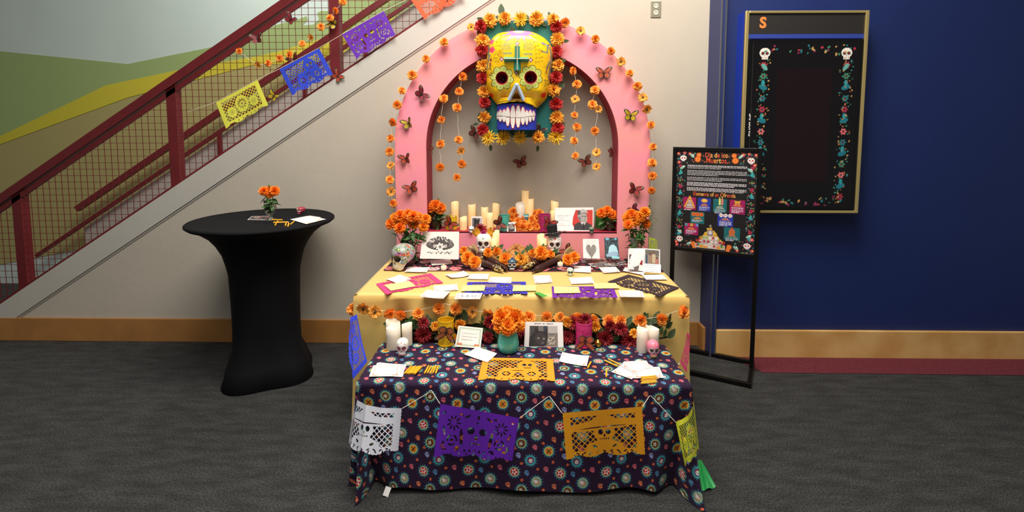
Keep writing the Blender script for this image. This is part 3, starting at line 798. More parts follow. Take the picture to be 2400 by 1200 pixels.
# ================================================================== BUTTERFLIES
def wing_mesh(col, pale='#e8d9b8', seed=0):
    def field(u, v):
        x, y = u, .055 - v
        def e(cx, cy, rx, ry, a):
            dx, dy = x - cx, y - cy; c, s = math.cos(a), math.sin(a)
            return 1 - ((dx * c + dy * s) / rx) ** 2 - ((-dx * s + dy * c) / ry) ** 2
        f1 = e(.030, .021, .034, .0165, .55); f2 = e(.022, -.014, .0235, .0205, -.35); f3 = e(.012, .003, .016, .010, 0)
        return np.maximum(np.maximum(f1, f2), f3)
    Pp, Fc = cut(field, .068, .095, 44, 56)
    x, y = Pp[:, 0], .055 - Pp[:, 1]
    p = Paint(x, y, '#151012')
    p.ell(.027, .0185, .0255, .0112, col, .55); p.ell(.0215, -.0125, .0178, .0155, col, -.35); p.ell(.013, .003, .010, .006, col)
    for a in (.15, .5, .85): p.line([(.006, .004), (.006 + .055 * math.cos(a), .004 + .055 * math.sin(a))], .0016, '#151012')
    for a in (-.2, -.65, -1.1): p.line([(.005, -.002), (.005 + .045 * math.cos(a), -.002 + .045 * math.sin(a))], .0015, '#151012')
    p.line([(.004, .002), (.034, .0)], .0025, '#151012')
    for q in range(7):
        a = .55; t = -.9 + q * .36; X = .030 + .0305 * math.cos(t) * math.cos(a) - .0145 * math.sin(t) * math.sin(a); Y = .021 + .0305 * math.cos(t) * math.sin(a) + .0145 * math.sin(t) * math.cos(a)
        p.ell(X, Y, .0013, .0013, pale)
    p.ell(.049, .034, .0028, .0018, pale, .5); p.ell(.043, .036, .0024, .0016, pale, .5)
    for q in range(8):
        t = -2.2 + q * .34; p.ell(.022 + .0215 * math.cos(t), -.014 + .0185 * math.sin(t), .0011, .0011, pale)
    V = [(a, -.004 * math.sin(a * 40), b_) for a, b_ in zip(x, y)]
    return V, Fc, p.c
WINGS = {}
def wings(col):
    if col not in WINGS:
        V, Fc, c = wing_mesh(col)
        WINGS[col] = (mesh('wing', V, Fc, c), mesh('wing', [(-x, y, z) for x, y, z in V], [f[::-1] for f in Fc], c))
    return WINGS[col]
_bb = MB().tube([(0, -.002, -.024), (0, -.003, -.012), (0, -.004, 0), (0, -.004, .008), (0, -.004, .014)], [.0014, .0026, .0032, .0034, .0020], 8)
_bb.tube([(0, -.004, .013), (.006, -.007, .022), (.010, -.008, .030)], .0005, 4); _bb.tube([(0, -.004, .013), (-.006, -.007, .022), (-.010, -.008, .030)], .0005, 4)
BODY = _bb.me('body', True); M_BODY = mat('butterfly_body', '#131011', 0.7)
WINGM = mat('butterfly_wing', rough=.6, attr=True)
def butterfly(label, px, py, Y, roll=0.0, col='#b8482a', flap=28, size=1.0, group='paper butterflies', parent=None, off=.012, yaw=0.0, asym=0):
    p = at(px, py, Y - off)
    if parent is None:
        b_ = thing('butterfly', label, 'butterfly', loc=p, rot=(0, 0, 0), group=group)
    else:
        b_ = parent
    wl = wings(col); Mx = Matrix.Rotation(math.radians(yaw), 4, 'Z') @ Matrix.Rotation(math.radians(-roll), 4, 'Y')
    base = Matrix.Translation(p) if parent is not None else Matrix.Identity(4)
    if parent is not None: base = Matrix.Translation(p - Vector(parent.location))
    for i, s in ((0, -1), (1, 1)):
        o = obj('wing', wl[i], WINGM, b_)
        o.matrix_local = base @ Mx @ Matrix.Rotation(math.radians(s * (flap + (asym if i == 0 else -asym))), 4, 'Z') @ Matrix.Scale(size, 4)
    o = obj('body', BODY, M_BODY, b_); o.matrix_local = base @ Mx @ Matrix.Scale(size, 4)
    return b_
OR, RD, YL = '#b5472c', '#8c2430', '#c9a927'
for lab, x, y, Y, rl, c, fl, sz, yw, asy in (
    ('dark red butterfly on the upper left curve of the pink arch', 988, 222, YA, -52, RD, 20, 1.0, 0, 0),
    ('yellow butterfly on the left leg of the pink arch', 958, 290, YA, 18, YL, 34, .95, 0, 18),
    ('orange butterfly spread level at mid height on the arch\'s left leg', 952, 373, YA, 12, OR, 28, .95, 0, 16),
    ('orange butterfly tilted right low on the arch\'s left leg', 964, 442, YA, 22, OR, 22, 1.0, 0, -10),
    ('orange butterfly with raised wings on the upper right curve of the arch', 1415, 172, YA, 2, '#c25a38', 12, 1.0, 0, 0),
    ('yellow butterfly on the right leg of the pink arch', 1478, 272, YA, -8, YL, 28, 1.0, 0, 12),
    ('red butterfly low on the arch\'s right leg above the vase', 1487, 445, YA, -20, '#a5322f', 26, 1.02, 0, 0),
    ('orange butterfly coloured dark for shade, on the wall just below the lower left corner of the big skull board', 1113, 313, -.02, -35, '#7a3a30', 14, 1.0, 0, 0),  # orange wings with the shade inside the arch put into their colour
    ('rust butterfly on the bare wall under the middle of the big skull', 1221, 381, -.02, 22, '#9a4530', 22, .98, 0, 0),
    ('rust butterfly on the wall beside the right hanging strand', 1372, 379, -.02, 25, '#8f4230', 22, 1.0, 0, 0),
    ('orange butterfly coloured dark for shade, peeking from behind the lower right of the skull board', 1266, 305, YA - .03, -30, '#4a2a28', 26, .8, 0, 0)):  # shade behind the board is painted into these orange wings
    butterfly(lab, x, y, Y, rl, c, fl, sz, yaw=yw, asym=asy)
# two on the crimson inner edge
for lab, x, y, X, s in (('butterfly on the crimson inner edge of the arch\'s left leg', 1004, 352, AX - ARI + .012, 1), ('butterfly on the crimson inner edge of the arch\'s right leg', 1437, 358, AX + ARI - .012, -1)):
    r_ = _ray(x, y); t = (X - _C.x) / r_.x; p = _C + r_ * t
    b_ = thing('butterfly', lab, 'butterfly', loc=p, group='paper butterflies')
    Mx = Matrix.Rotation(s * PI / 2 * .98, 4, 'Z') @ Matrix.Rotation(.3 * s, 4, 'Y')
    for i, q in ((0, -1), (1, 1)):
        o = obj('wing', wings('#8f3a30')[i], WINGM, b_); o.matrix_local = Mx @ Matrix.Rotation(math.radians(q * 30), 4, 'Z') @ Matrix.Scale(.9, 4)
    o = obj('body', BODY, M_BODY, b_); o.matrix_local = Mx
# on the stair
for lab, x, y, rl, c in (('crimson butterfly highest on the stair mesh', 682, 46, -40, RD), ('crimson butterfly at the far left of the stair mesh', 604, 92, 10, RD),
    ('yellow butterfly clinging to the stair post', 780, 56, 65, YL), ('rust butterfly half behind the blue paper banner', 690, 141, 30, '#8f3a30'),
    ('orange butterfly at the foot of the stair post', 792, 180, -45, '#b8482a'), ('yellow butterfly beside the yellow paper banner', 642, 226, -35, YL)):
    butterfly(lab, x, y, -.0 if y != 56 else -.0, rl, c, 25, .92, 'butterflies on the stair railing')

# ================================================================== BIG SKULL WALL HANGING
YH = YA - .034
def c3(x, y, Y): return at(1080 + x / 3.4286, y / 3.4286, Y)
hb = c3(455, 1110, YH)
hang = thing('skull_wall_hanging', 'large yellow papier-mache sugar skull on a teal board ringed with silk flowers', 'wall hanging', loc=(hb.x, YH, hb.z))
def loc3(x, y, Y): return c3(x, y, Y) - Vector((hb.x, YH, hb.z))
a, b_ = loc3(195, 165, YH), loc3(742, 1105, YH)
bevel(MB().box((a.x, .0, b_.z), (b_.x, .03, a.z)).build('backing_board', mat('teal_paint', '#176b66', 0.6, var=0.06, vscale=6), hang), .004)
sil = [(470, 237), (530, 241), (580, 248), (632, 270), (690, 305), (728, 350), (742, 400), (740, 470), (728, 560), (718, 640), (715, 715), (695, 785), (650, 835), (610, 868), (560, 842), (505, 824), (450, 817), (390, 822), (335, 830), (288, 838),
       (255, 800), (222, 750), (200, 692), (204, 620), (205, 500), (211, 400), (224, 335), (250, 295), (290, 262), (370, 244), (420, 239)]
sc = (455, 545)
ang = np.array([math.atan2(y - sc[1], x - sc[0]) for x, y in sil]); rad = np.array([math.hypot(y - sc[1], x - sc[0]) for x, y in sil]); o_ = np.argsort(ang)
ang, rad = ang[o_], rad[o_]
ang = np.concatenate([ang[-1:] - 2 * PI, ang, ang[:1] + 2 * PI]); rad = np.concatenate([rad[-1:], rad, rad[:1]])
NA, NR = 300, 105
th = np.linspace(-PI, PI, NA + 1)[:-1]; tt = np.linspace(0, 1, NR + 1)[1:] ** .8
Rr = np.interp(th, ang, rad)
TT, TH = np.meshgrid(tt, th, indexing='ij'); RR = TT * Rr[None, :]
cx_, cy_ = sc[0] + RR * np.cos(TH), sc[1] + RR * np.sin(TH)
cx_ = np.concatenate([[sc[0]], cx_.ravel()]); cy_ = np.concatenate([[sc[1]], cy_.ravel()]); t_ = np.concatenate([[0], TT.ravel()])
def skull_depth(x, y, t):
    D0 = .175 + .025 * np.exp(-((y - 420) / 170) ** 2) - .03 * smooth01((y - 640) / 150)
    d = D0 * np.clip(1 - t ** 9, 0, 1) ** .5
    d = d * (1 - .25 * ((x - 455) / 280) ** 2)
    d = d + .018 * np.exp(-((x - 455) / 60) ** 2 - ((y - 720) / 70) ** 2)                      # nose swell
    d = d + .015 * np.exp(-((np.abs(x - 455) - 170) / 50) ** 2 - ((y - 740) / 45) ** 2)          # cheekbones
    d = d - .02 * np.exp(-((np.abs(x - 455) - 110) / 40) ** 2 - ((y - 790) / 35) ** 2)
    for ex, ey in ((333, 637), (560, 633)):
        q = np.hypot(x - ex, y - ey); d = d - .085 * smooth01((50 - q) / 26)
    tri = (y > 720 + np.abs(x - 448) * 1.7) & (y < 812)
    jd = .05 + .075 * np.clip(1 - np.abs((x - 449) / 165) ** 3.0, 0, 1) ** .6
    d = np.where((y > 770) & (np.abs(x - 449) < 170), np.maximum(d, (jd + .016) * smooth01((y - 770) / 20)), d)
    return np.maximum(d - .03 * tri * (y < 800), 0)
dep = skull_depth(cx_, cy_, t_)
sp = Paint(cx_, cy_, '#f2c414'); sp.down = True
rs = random.Random(4)
for i in range(60): sp.ell(rs.uniform(200, 740), rs.uniform(250, 860), rs.uniform(12, 45), rs.uniform(8, 30), rs.choice(['#f2c414', '#eebb10', '#f5cc1c', '#e6ae12']), rs.uniform(0, 3))
star = [(466, 240), (330, 258), (400, 275), (322, 305), (408, 296), (358, 360), (438, 310), (461, 344), (482, 308), (517, 356), (514, 302), (574, 326), (534, 290), (607, 295), (545, 272), (600, 262), (540, 252), (520, 242)]
sp.poly([((x - 466) * 1.04 + 466, (y - 270) * 1.05 + 270) for x, y in star], '#7a2340'); sp.poly(star, '#e577b4')
sp.ell(466, 263, 46, 22, '#5a6a3a'); sp.ell(466, 263, 44, 20, '#9ccf84'); sp.ell(466, 261, 31, 14, '#f3f2ea')
for x, y, r_ in ((248, 342, 26), (253, 413, 29)): sp.flower(x, y, r_, 5, '#e9526f', depth=.25); sp.ell(x - 3, y - 2, r_ * .5, r_ * .45, '#d93a5c')
for L_ in ([(228, 380), (222, 450)], [(236, 452), (226, 480), (214, 530), (212, 560)]): sp.line(L_, 13, '#2f7f72')
for x, y in ((245, 492), (240, 522)): sp.ell(x, y, 8, 13, '#9c2330')
def curl(x, y, s, f=1): sp.line([(x + f * s * (1 - k / 16) * math.cos(k * .62), y + s * (1 - k / 16) * math.sin(k * .62)) for k in range(15)], 2.6, '#8a6b1a')
for i, (x, y) in enumerate([(298, 350), (318, 350), (296, 382), (318, 384), (290, 425), (312, 425), (280, 450), (302, 452), (322, 440), (276, 478), (296, 482), (318, 470), (285, 505), (306, 505)]): curl(x, y, 10, 1 if i % 2 else -1)
for i, (x, y) in enumerate([(588, 352), (610, 352), (596, 388), (618, 385), (600, 418), (622, 415), (604, 448), (628, 448), (606, 480), (628, 476), (648, 470), (600, 512), (624, 508), (648, 502), (592, 400)]): curl(x, y, 10, 1 if i % 2 else -1)
for (x0, x1_, y0, y1_) in ((330, 408, 368, 428), (506, 582, 364, 428)):
    for i in range(9):
        for j in range(7): sp.ell(x0 + (i + .5 * (j % 2)) * (x1_ - x0) / 9, y0 + j * (y1_ - y0) / 7, 3, 3, '#6f9a86' if (i + j) % 3 else '#3a3320')
for x0, y0 in ((340, 440), (502, 446)):
    sp.poly([(x0, y0), (x0 + 68, y0 - 2), (x0 + 74, y0 + 12), (x0 + 60, y0 + 18), (x0 + 40, y0 + 12), (x0 + 20, y0 + 18), (x0 - 2, y0 + 10)], '#a3a56a')
for x, y in ((455, 372), (333, 492), (560, 498), (448, 598)):
    for q in range(4): sp.ell(x + 12 * math.cos(q * PI / 2), y + 12 * math.sin(q * PI / 2), 6, 6, '#3a2a4a'); 
    for q in range(4): sp.ell(x + 10 * math.cos(q * PI / 2 + .78), y + 10 * math.sin(q * PI / 2 + .78), 5, 5, '#e79a9a')
    sp.ell(x, y, 6, 6, '#e9e6e2')
for ex, ey, r0 in ((333, 637, 49), (560, 633, 50)):
    for k in range(8):
        a = k * PI / 4 + .2; sp.ell(ex + 68 * math.cos(a), ey + 70 * math.sin(a), 29, 29, '#3c3a14')
    for k in range(8):
        a = k * PI / 4 + .2; sp.ell(ex + 67 * math.cos(a), ey + 69 * math.sin(a), 25, 25, '#cfd772')
        for q in (-.16, -.05, .06, .17): sp.line([(ex + 62 * math.cos(a + q), ey + 62 * math.sin(a + q)), (ex + 80 * math.cos(a + q * .9), ey + 80 * math.sin(a + q * .9))], 2.2, '#6d8a2e')
    sp.ell(ex, ey, r0 + 3, r0 + 5, '#d9c07a'); sp.ell(ex, ey, r0, r0 + 3, '#8a1420')
for L_, w_ in (([(655, 362), (682, 372), (702, 378), (718, 402), (727, 440), (724, 500), (716, 560), (710, 605), (708, 632)], 11), ([(694, 384), (692, 434), (650, 430)], 8), ([(716, 496), (692, 545), (688, 570)], 8), ([(697, 376), (712, 362)], 7)):
    sp.line(L_, w_ + 4, '#37352a'); sp.line(L_, w_ - 2, '#93a09c')
sp.ell(655, 362, 15, 10, '#37352a', .4); sp.ell(655, 362, 12, 8, '#8d8396', .4)
for L_ in ([(652, 430), (634, 420)], [(652, 430), (632, 432)], [(652, 432), (640, 405)], [(688, 568), (672, 598)], [(688, 568), (684, 602)], [(688, 568), (694, 598)], [(690, 320), (676, 300)], [(690, 320), (700, 302)]): sp.line(L_, 4, '#8a4a20')
sp.line([(712, 345), (690, 318)], 3, '#8a7a20')
for k in range(31):
    s = k / 30; sp.ell(290 + s * 316, 829 - 26 * math.sin(PI * s) * .9 + 30 * s * s, 4, 4.5, '#2a1a10')
sp.ell(240, 764, 24, 15, '#e8391f', .6); sp.ell(664, 765, 26, 17, '#e8391f', -.7)
for k in range(14):
    curl(238 + rs.uniform(-16, 24), 575 + rs.uniform(-40, 50), 7); 
    curl(688 + rs.uniform(-22, 22), 670 + rs.uniform(-25, 25), 6)
tri = sp.inpoly([(450, 735), (396, 812), (500, 812)]); sp.fill(tri, '#a9791c'); sp.line([(449, 745), (449, 812)], 2, '#b3463a')
YS = -.365
Vs = []
for x, y, d in zip(cx_, cy_, dep):
    p = c3(x, y, YS); Vs.append((p.x - hb.x, -d, p.z - hb.z))
Fs = [(0, 1 + (j + 1) % NA, 1 + j) for j in range(NA)]
for i in range(NR - 1):
    for j in range(NA): Fs.append((1 + i * NA + j, 1 + i * NA + (j + 1) % NA, 1 + (i + 1) * NA + (j + 1) % NA, 1 + (i + 1) * NA + j))
GLZ = mat('varnished_paint', rough=.32, attr=True, bump=.35, bscale=26)
skl = obj('skull', mesh('skull', Vs, Fs, sp.c), GLZ, hang); skl['label'] = 'yellow painted skull face with flower-rimmed eyes'
def on3(x, y, lift=0.0):                  # point on the skull's front
    R0 = np.interp(math.atan2(y - sc[1], x - sc[0]), ang, rad)
    d = float(skull_depth(np.array([x]), np.array([y]), np.array([math.hypot(x - sc[0], y - sc[1]) / R0]))[0]); p = c3(x, y, YS)
    return Vector((p.x - hb.x, -d - lift, p.z - hb.z))
for ex, ey, pxx, pyy in ((333, 637, 347, 632), (560, 633, 544, 626)):
    q = on3(ex, ey); MB().ball((q.x + (pxx - ex) * .0008, q.y - .004, q.z), (.019, .014, .019), 16, 10).build('pupil', mat('brown_pupil', '#3a1612', 0.4), skl, smooth=True)
# cross with a raised ridge
cr = MB(); TEAL = mat('teal_gloss', '#1b8f8a', 0.35)
def roof(x0, y0, x1_, y1_, horiz):
    A = [on3(x0, y0), on3(x1_, y0), on3(x1_, y1_), on3(x0, y1_)]; yb = min(v.y for v in A) + .004; lift = .036
    A = [Vector((v.x, yb + .01, v.z)) for v in A]
    if horiz: r0, r1 = (A[0] + A[3]) / 2, (A[1] + A[2]) / 2
    else: r0, r1 = (A[0] + A[1]) / 2, (A[3] + A[2]) / 2
    r0.y = r1.y = yb - lift
    if horiz: cr.add(A + [r0, r1], [(0, 4, 5, 1), (3, 2, 5, 4), (0, 3, 4), (1, 5, 2)])
    else: cr.add(A + [r0, r1], [(0, 3, 5, 4), (1, 4, 5, 2), (0, 4, 1), (3, 2, 5)])
    return r0, r1
v0 = roof(425, 392, 485, 582, False); h0 = roof(353, 468, 543, 520, True)
cro = cr.build('cross', TEAL, skl)
for q in (v0, h0): MB().tube([q[0] - Vector((0, .001, 0)), q[1] - Vector((0, .001, 0))], .0022, 6).build('ridge_line', mat('cream_line', '#d9c49a', 0.6), cro)
for x0, x1_ in ((388, 450), (505, 450)):
    MB().bar(on3(x0, 808, .012), on3(x1_, 688, .03), .014, .022).build('nose_ridge', mat('pale_blue_paint', '#b9d2ea', 0.5), skl)
# jaw
jx, jy, JF = grid(130, 90, 318, 212)
jx = jx + 449; jy = 938 - jy
def jaw_d(x): return .05 + .075 * np.clip(1 - np.abs((x - 449) / 165) ** 3.0, 0, 1) ** .6
jp = Paint(jx, jy, '#2c39ab'); jp.down = True
for i in range(120): jp.ell(rs.uniform(290, 608), rs.uniform(835, 1045), 8, 3, rs.choice(['#2c39ab', '#2733a0', '#3445ba']), PI / 2)
UT = [(296, 10, 892, 932), (319, 17, 880, 930), (350, 17, 878, 934), (379, 18, 862, 938), (420, 20, 850, 945), (462, 20, 848, 945), (499, 18, 860, 944), (530, 16, 885, 938), (558, 15, 882, 933), (585, 13, 888, 930)]
LT = [(296, 9, 936, 958), (319, 16, 936, 976), (349, 15, 938, 980), (378, 17, 944, 1011), (419, 18, 949, 1029), (461, 18, 949, 1023), (499, 17, 948, 1001), (530, 13, 942, 1001), (557, 12, 938, 981), (583, 11, 934, 970)]
TEETH = []
for x, w, y0, y1_ in UT: TEETH.append([(x - w, y1_), (x - w * .95, y1_ - (y1_ - y0) * .45), (x - w * .5, y0 + 10), (x, y0), (x + w * .5, y0 + 10), (x + w * .95, y1_ - (y1_ - y0) * .45), (x + w, y1_)])
for x, w, y0, y1_ in LT: TEETH.append([(x + w, y0), (x + w * .9, y0 + (y1_ - y0) * .5), (x + w * .35, y1_), (x - w * .35, y1_), (x - w * .9, y0 + (y1_ - y0) * .5), (x - w, y0)])
for T in TEETH:
    mx, my = sum(p[0] for p in T) / len(T), sum(p[1] for p in T) / len(T)
    jp.poly([((p[0] - mx) * 1.32 + mx, (p[1] - my) * 1.22 + my) for p in T], '#b81f36')
VJ = []
for x, y, d in zip(jx, jy, jaw_d(jx)):
    p = c3(x, y, YS); VJ.append((p.x - hb.x, -d - .0, p.z - hb.z))
nj = len(VJ); JF = [tuple(f) for f in JF.tolist()]
ring = list(range(131)) + [r * 131 + 130 for r in range(1, 91)] + [90 * 131 + c for c in range(129, -1, -1)] + [r * 131 for r in range(89, 0, -1)]
VJ += [(VJ[i][0], .0, VJ[i][2]) for i in ring]; m_ = len(ring)
JF += [(ring[i], nj + i, nj + (i + 1) % m_, ring[(i + 1) % m_]) for i in range(m_)]
jaw = obj('jaw', mesh('jaw', VJ, JF, np.concatenate([jp.c, np.tile(lin('#b59a78'), (m_, 1))])), GLZ, hang)
for T in TEETH:
    n = len(T); V = []
    for dd in (.010, -.002):
        for x, y in T:
            p = c3(x, y, YS); V.append((p.x - hb.x, -float(jaw_d(np.array([x]))[0]) - dd, p.z - hb.z))
    obj('tooth', mesh('tooth', V, [tuple(range(n))[::-1]] + [(i, (i + 1) % n, n + (i + 1) % n, n + i) for i in range(n)], smooth=False), mat('tooth_white', '#dcd8d0', 0.5, var=.05, vscale=40), jaw)
# ring of silk flowers and leaves
FL = [('r', 160, 207), ('o', 232, 160), ('o', 350, 145), ('y', 478, 152), ('o', 608, 150), ('o', 745, 155), ('r', 770, 210), ('o', 175, 325), ('r', 172, 404), ('o', 182, 530), ('r', 177, 625), ('o', 188, 735), ('r', 190, 820), ('o', 188, 945), ('r', 178, 1045),
      ('o', 775, 315), ('r', 768, 415), ('o', 785, 525), ('r', 765, 620), ('o', 748, 720), ('r', 765, 837), ('o', 770, 945), ('r', 778, 1030), ('y', 220, 1105), ('y', 338, 1105), ('y', 475, 1105), ('o', 620, 1100), ('y', 765, 1100)]
rf = random.Random(12)
for ty, x, y in FL:
    p = loc3(x, y, YH - .03); lst = {'r': SILK_R, 'o': SILK_O, 'y': SILK_Y}[ty]
    obj('silk_flower', rf.choice(lst), PETAL, hang, p, petal_rot((rf.uniform(-.35, .35), -1, rf.uniform(-.2, .4)), rf.uniform(0, 6)), rf.uniform(.95, 1.12))
for x, y, a, s in ((330, 100, 5, 1.1), (400, 195, -150, 1.0), (545, 140, 40, .9), (185, 140, 70, .7), (275, 130, -50, .6), (722, 118, 20, .6), (690, 180, 60, .7), (155, 270, 10, .8), (165, 465, 160, .9), (790, 570, -160, .9), (795, 690, -40, .7), (160, 880, 170, .9), (735, 890, -150, .9),
                   (700, 1055, -60, .9), (640, 1040, 30, .8), (240, 1140, 180, .6), (620, 1145, 175, .6), (820, 1000, -10, .6), (140, 970, 100, .5), (190, 590, 200, .7), (820, 310, -80, .6), (800, 470, -70, .6), (430, 1060, 40, .6), (540, 1075, -40, .6)):
    p = loc3(x, y + 25, YH - .012); o = obj('leaf', LEAF_D[rf.randrange(2)], PETAL, hang, p); 
    o.matrix_local = Matrix.Translation(p) @ Matrix.Rotation(math.radians(-a), 4, 'Y') @ Matrix.Rotation(PI / 2, 4, 'X') @ Matrix.Scale(s, 4)
# ================================================================== CUT PAPER (papel picado)
def E_(u, v, cx, cy, rx, ry, a=0.0):       # >0 outside an ellipse (in units of its smaller radius)
    c, s = math.cos(a), math.sin(a); dx, dy = u - cx, v - cy
    return (np.hypot((dx * c + dy * s) / rx, (-dx * s + dy * c) / ry) - 1) * min(rx, ry)
def B_(u, v, x0, y0, x1, y1): return np.maximum(np.maximum(x0 - u, u - x1), np.maximum(y0 - v, v - y1))
PW, PH = 1.62, 1.0
def papel_field(design):
    def f(u, v):
        low = .86 + .075 * np.abs(np.cos((u / PW) * PI * 3 + PI / 2 * 0)) + .012 * np.abs(np.sin(u * 40))
        g = np.minimum(low - v, np.minimum(u - .012 * np.abs(np.sin(v * 42)) - .004, PW - u - .012 * np.abs(np.sin(v * 42)) - .004))
        H = []
        inner = B_(u, v, .16, .11, PW - .16, .80)
        body = np.full_like(u, 9.0)
        if design == 'hat':
            body = np.minimum(E_(u, v, .80, .30, .60, .085, -.06), np.minimum(E_(u, v, .82, .25, .22, .12), np.minimum(E_(u, v, .82, .45, .19, .19), E_(u, v, .82, .80, .34, .17))))
            H += [E_(u, v, .75, .45, .05, .055), E_(u, v, .90, .45, .05, .055), E_(u, v, .825, .525, .02, .03)] + [B_(u, v, .72 + k * .042, .575, .745 + k * .042, .61) for k in range(5)]
            H += [E_(u, v, .80, .345, .50, .012, -.04), E_(u, v, .62, .74, .05, .025, .4), E_(u, v, 1.02, .74, .05, .025, -.4)]
        elif design == 'skull':
            body = np.minimum(E_(u, v, .81, .40, .27, .28), B_(u, v, .64, .5, .98, .76))
            H += [E_(u, v, .69, .42, .075, .07), E_(u, v, .93, .42, .075, .07), E_(u, v, .81, .55, .035, .05), B_(u, v, .70, .655, .92, .68)]
            for q in (-1, 1):
                cx = .81 + q * .48
                for k in range(9):
                    a = k * 2 * PI / 9; H.append(E_(u, v, cx + .10 * math.cos(a), .30 + .10 * math.sin(a), .05, .017, a))
                H.append(np.abs(E_(u, v, cx, .62, .09, .09)) - .018 + .05 * (np.sin(3 * np.arctan2(v - .62, u - cx)) > .75)); H.append(E_(u, v, cx, .62, .035, .028))
                H += [E_(u, v, .81 + q * .30, .56, .035, .17, q * .12), E_(u, v, cx - .14, .78, .05, .025), E_(u, v, cx + .12, .76, .045, .03), E_(u, v, cx - q * .13, .13, .05, .02)]
            for k in range(5): H.append(E_(u, v, .61 + k * .10, .82, .022, .03))
            for q in (-1, 1):
                H += [E_(u, v, .81 + q * .66, .45, .02, .09, q * .3), E_(u, v, .81 + q * .66, .70, .025, .07, -q * .3), E_(u, v, .81 + q * .22, .15, .07, .022, q * .5), E_(u, v, .81 + q * .69, .14, .03, .03), E_(u, v, .81 + q * .36, .80, .05, .025, q * .6)]
            H += [E_(u, v, .81, .14, .025, .05), E_(u, v, .81, .25, .03, .018)]
            inner = inner + 9
        elif design == 'flower':
            body = np.minimum(E_(u, v, .81, .44, .2, .24), np.minimum(E_(u, v, .40, .55, .12, .14), E_(u, v, 1.22, .55, .12, .14)))
            for cx, cy, r0, n in ((.81, .44, .12, 11), (.40, .55, .07, 8), (1.22, .55, .07, 8)):
                for k in range(n):
                    a = k * 2 * PI / n; H.append(E_(u, v, cx + r0 * math.cos(a), cy + r0 * math.sin(a), r0 * .42, r0 * .15, a))
                H.append(E_(u, v, cx, cy, r0 * .3, r0 * .3))
        elif design == 'bicycle':
            body = np.minimum(np.minimum(E_(u, v, .58, .66, .16, .15), E_(u, v, 1.12, .66, .18, .15)), np.minimum(E_(u, v, 1.02, .33, .19, .2), B_(u, v, .5, .45, 1.25, .6)))
            for cx in (.58, 1.12):
                for k in range(6):
                    a = k * PI / 3; H.append(E_(u, v, cx + .07 * math.cos(a), .67 + .065 * math.sin(a), .034, .022, a + PI / 2))
            H += [E_(u, v, .96, .30, .045, .05), E_(u, v, 1.09, .30, .045, .05), B_(u, v, .95, .41, 1.11, .435), E_(u, v, .82, .54, .14, .012), E_(u, v, .85, .66, .012, .05)]
        # lattice of diamonds around the figure
        p = .118
        a_, b_ = np.mod(u + v, p) - p / 2, np.mod(u - v, p) - p / 2
        lat = np.maximum(np.abs(a_), np.abs(b_)) - p * .39
        lat = np.maximum(np.maximum(lat, inner), .022 - body)
        if design != 'skull': g = np.minimum(g, lat)
        if design == 'hat': H += [E_(u, v, .26 + k * .137, .845, .04, .014, -.5 if k % 2 else .5) for k in range(9)]
        for k in range(9): H.append(E_(u, v, .20 + k * .152, .885, .014, .03, (k % 3 - 1) * .5))
        for h in H: g = np.minimum(g, h)
        return g
    return f
PAPEL = {d: cut(papel_field(d), PW, PH, 170, 105) for d in ('hat', 'skull', 'flower', 'bicycle')}
def tissue(col): return mat('tissue_' + col[1:], col, 0.7, var=.03, vscale=20)
def papel(name, design, col, fmap, parent=None, label=None, cat=None, group=None, vmax=1.0):
    Pp, Fc = PAPEL[design]
    V = [fmap(u / PW, v / PH) for u, v in Pp]
    o = obj(name, mesh(name, V, Fc, smooth=True), tissue(col), parent)
    if parent is None: tag(o, label, cat, group)
    elif label: o['label'] = label
    return o
def bil(a, b_, c, d):                         # TL, TR, BR, BL
    return lambda u, v: (a * (1 - u) + b_ * u) * (1 - v) + (d * (1 - u) + c * u) * v
def poly_map(top, bot):
    def ev(L, u):
        k = min(int(u * (len(L) - 1)), len(L) - 2); t = u * (len(L) - 1) - k; return L[k].lerp(L[k + 1], t)
    return lambda u, v: ev(top, u).lerp(ev(bot, u), v)
def wavy(fm, amp, fu, n=Vector((0, -1, 0))): return lambda u, v: fm(u, v) + n * (amp * math.sin(fu * u + 1.3) * v)

YS2 = -.045
bunt = thing('paper_bunting', 'string of yellow, blue, purple and red cut-paper flags along the stair railing', 'bunting', loc=(0, 0, 0))
for col, ds, q, lb in (('#d9d94a', 'flower', [(505, 240), (604, 186), (632, 250), (532, 306)], 'yellow cut-paper flag'), ('#2440c4', 'bicycle', [(654, 162), (748, 112), (784, 178), (688, 228)], 'royal blue cut-paper flag'),
                       ('#5f20a6', 'skull', [(801, 81), (900, 25), (930, 86), (838, 142)], 'purple cut-paper flag'), ('#e0562c', 'hat', [(960, -4), (1060, -58), (1092, -4), (997, 50)], 'orange-red cut-paper flag')):
    papel('flag', ds, col, wavy(bil(*[at(x, y, YS2) for x, y in q]), .008, 7), bunt, lb)
MB().tube([at(x, y, YS2 - .001) for x, y in ((440, 262), (505, 240), (604, 186), (654, 162), (748, 112), (801, 81), (900, 25), (960, -4), (1060, -58))], .0016, 5).build('string', M_STRING, bunt)

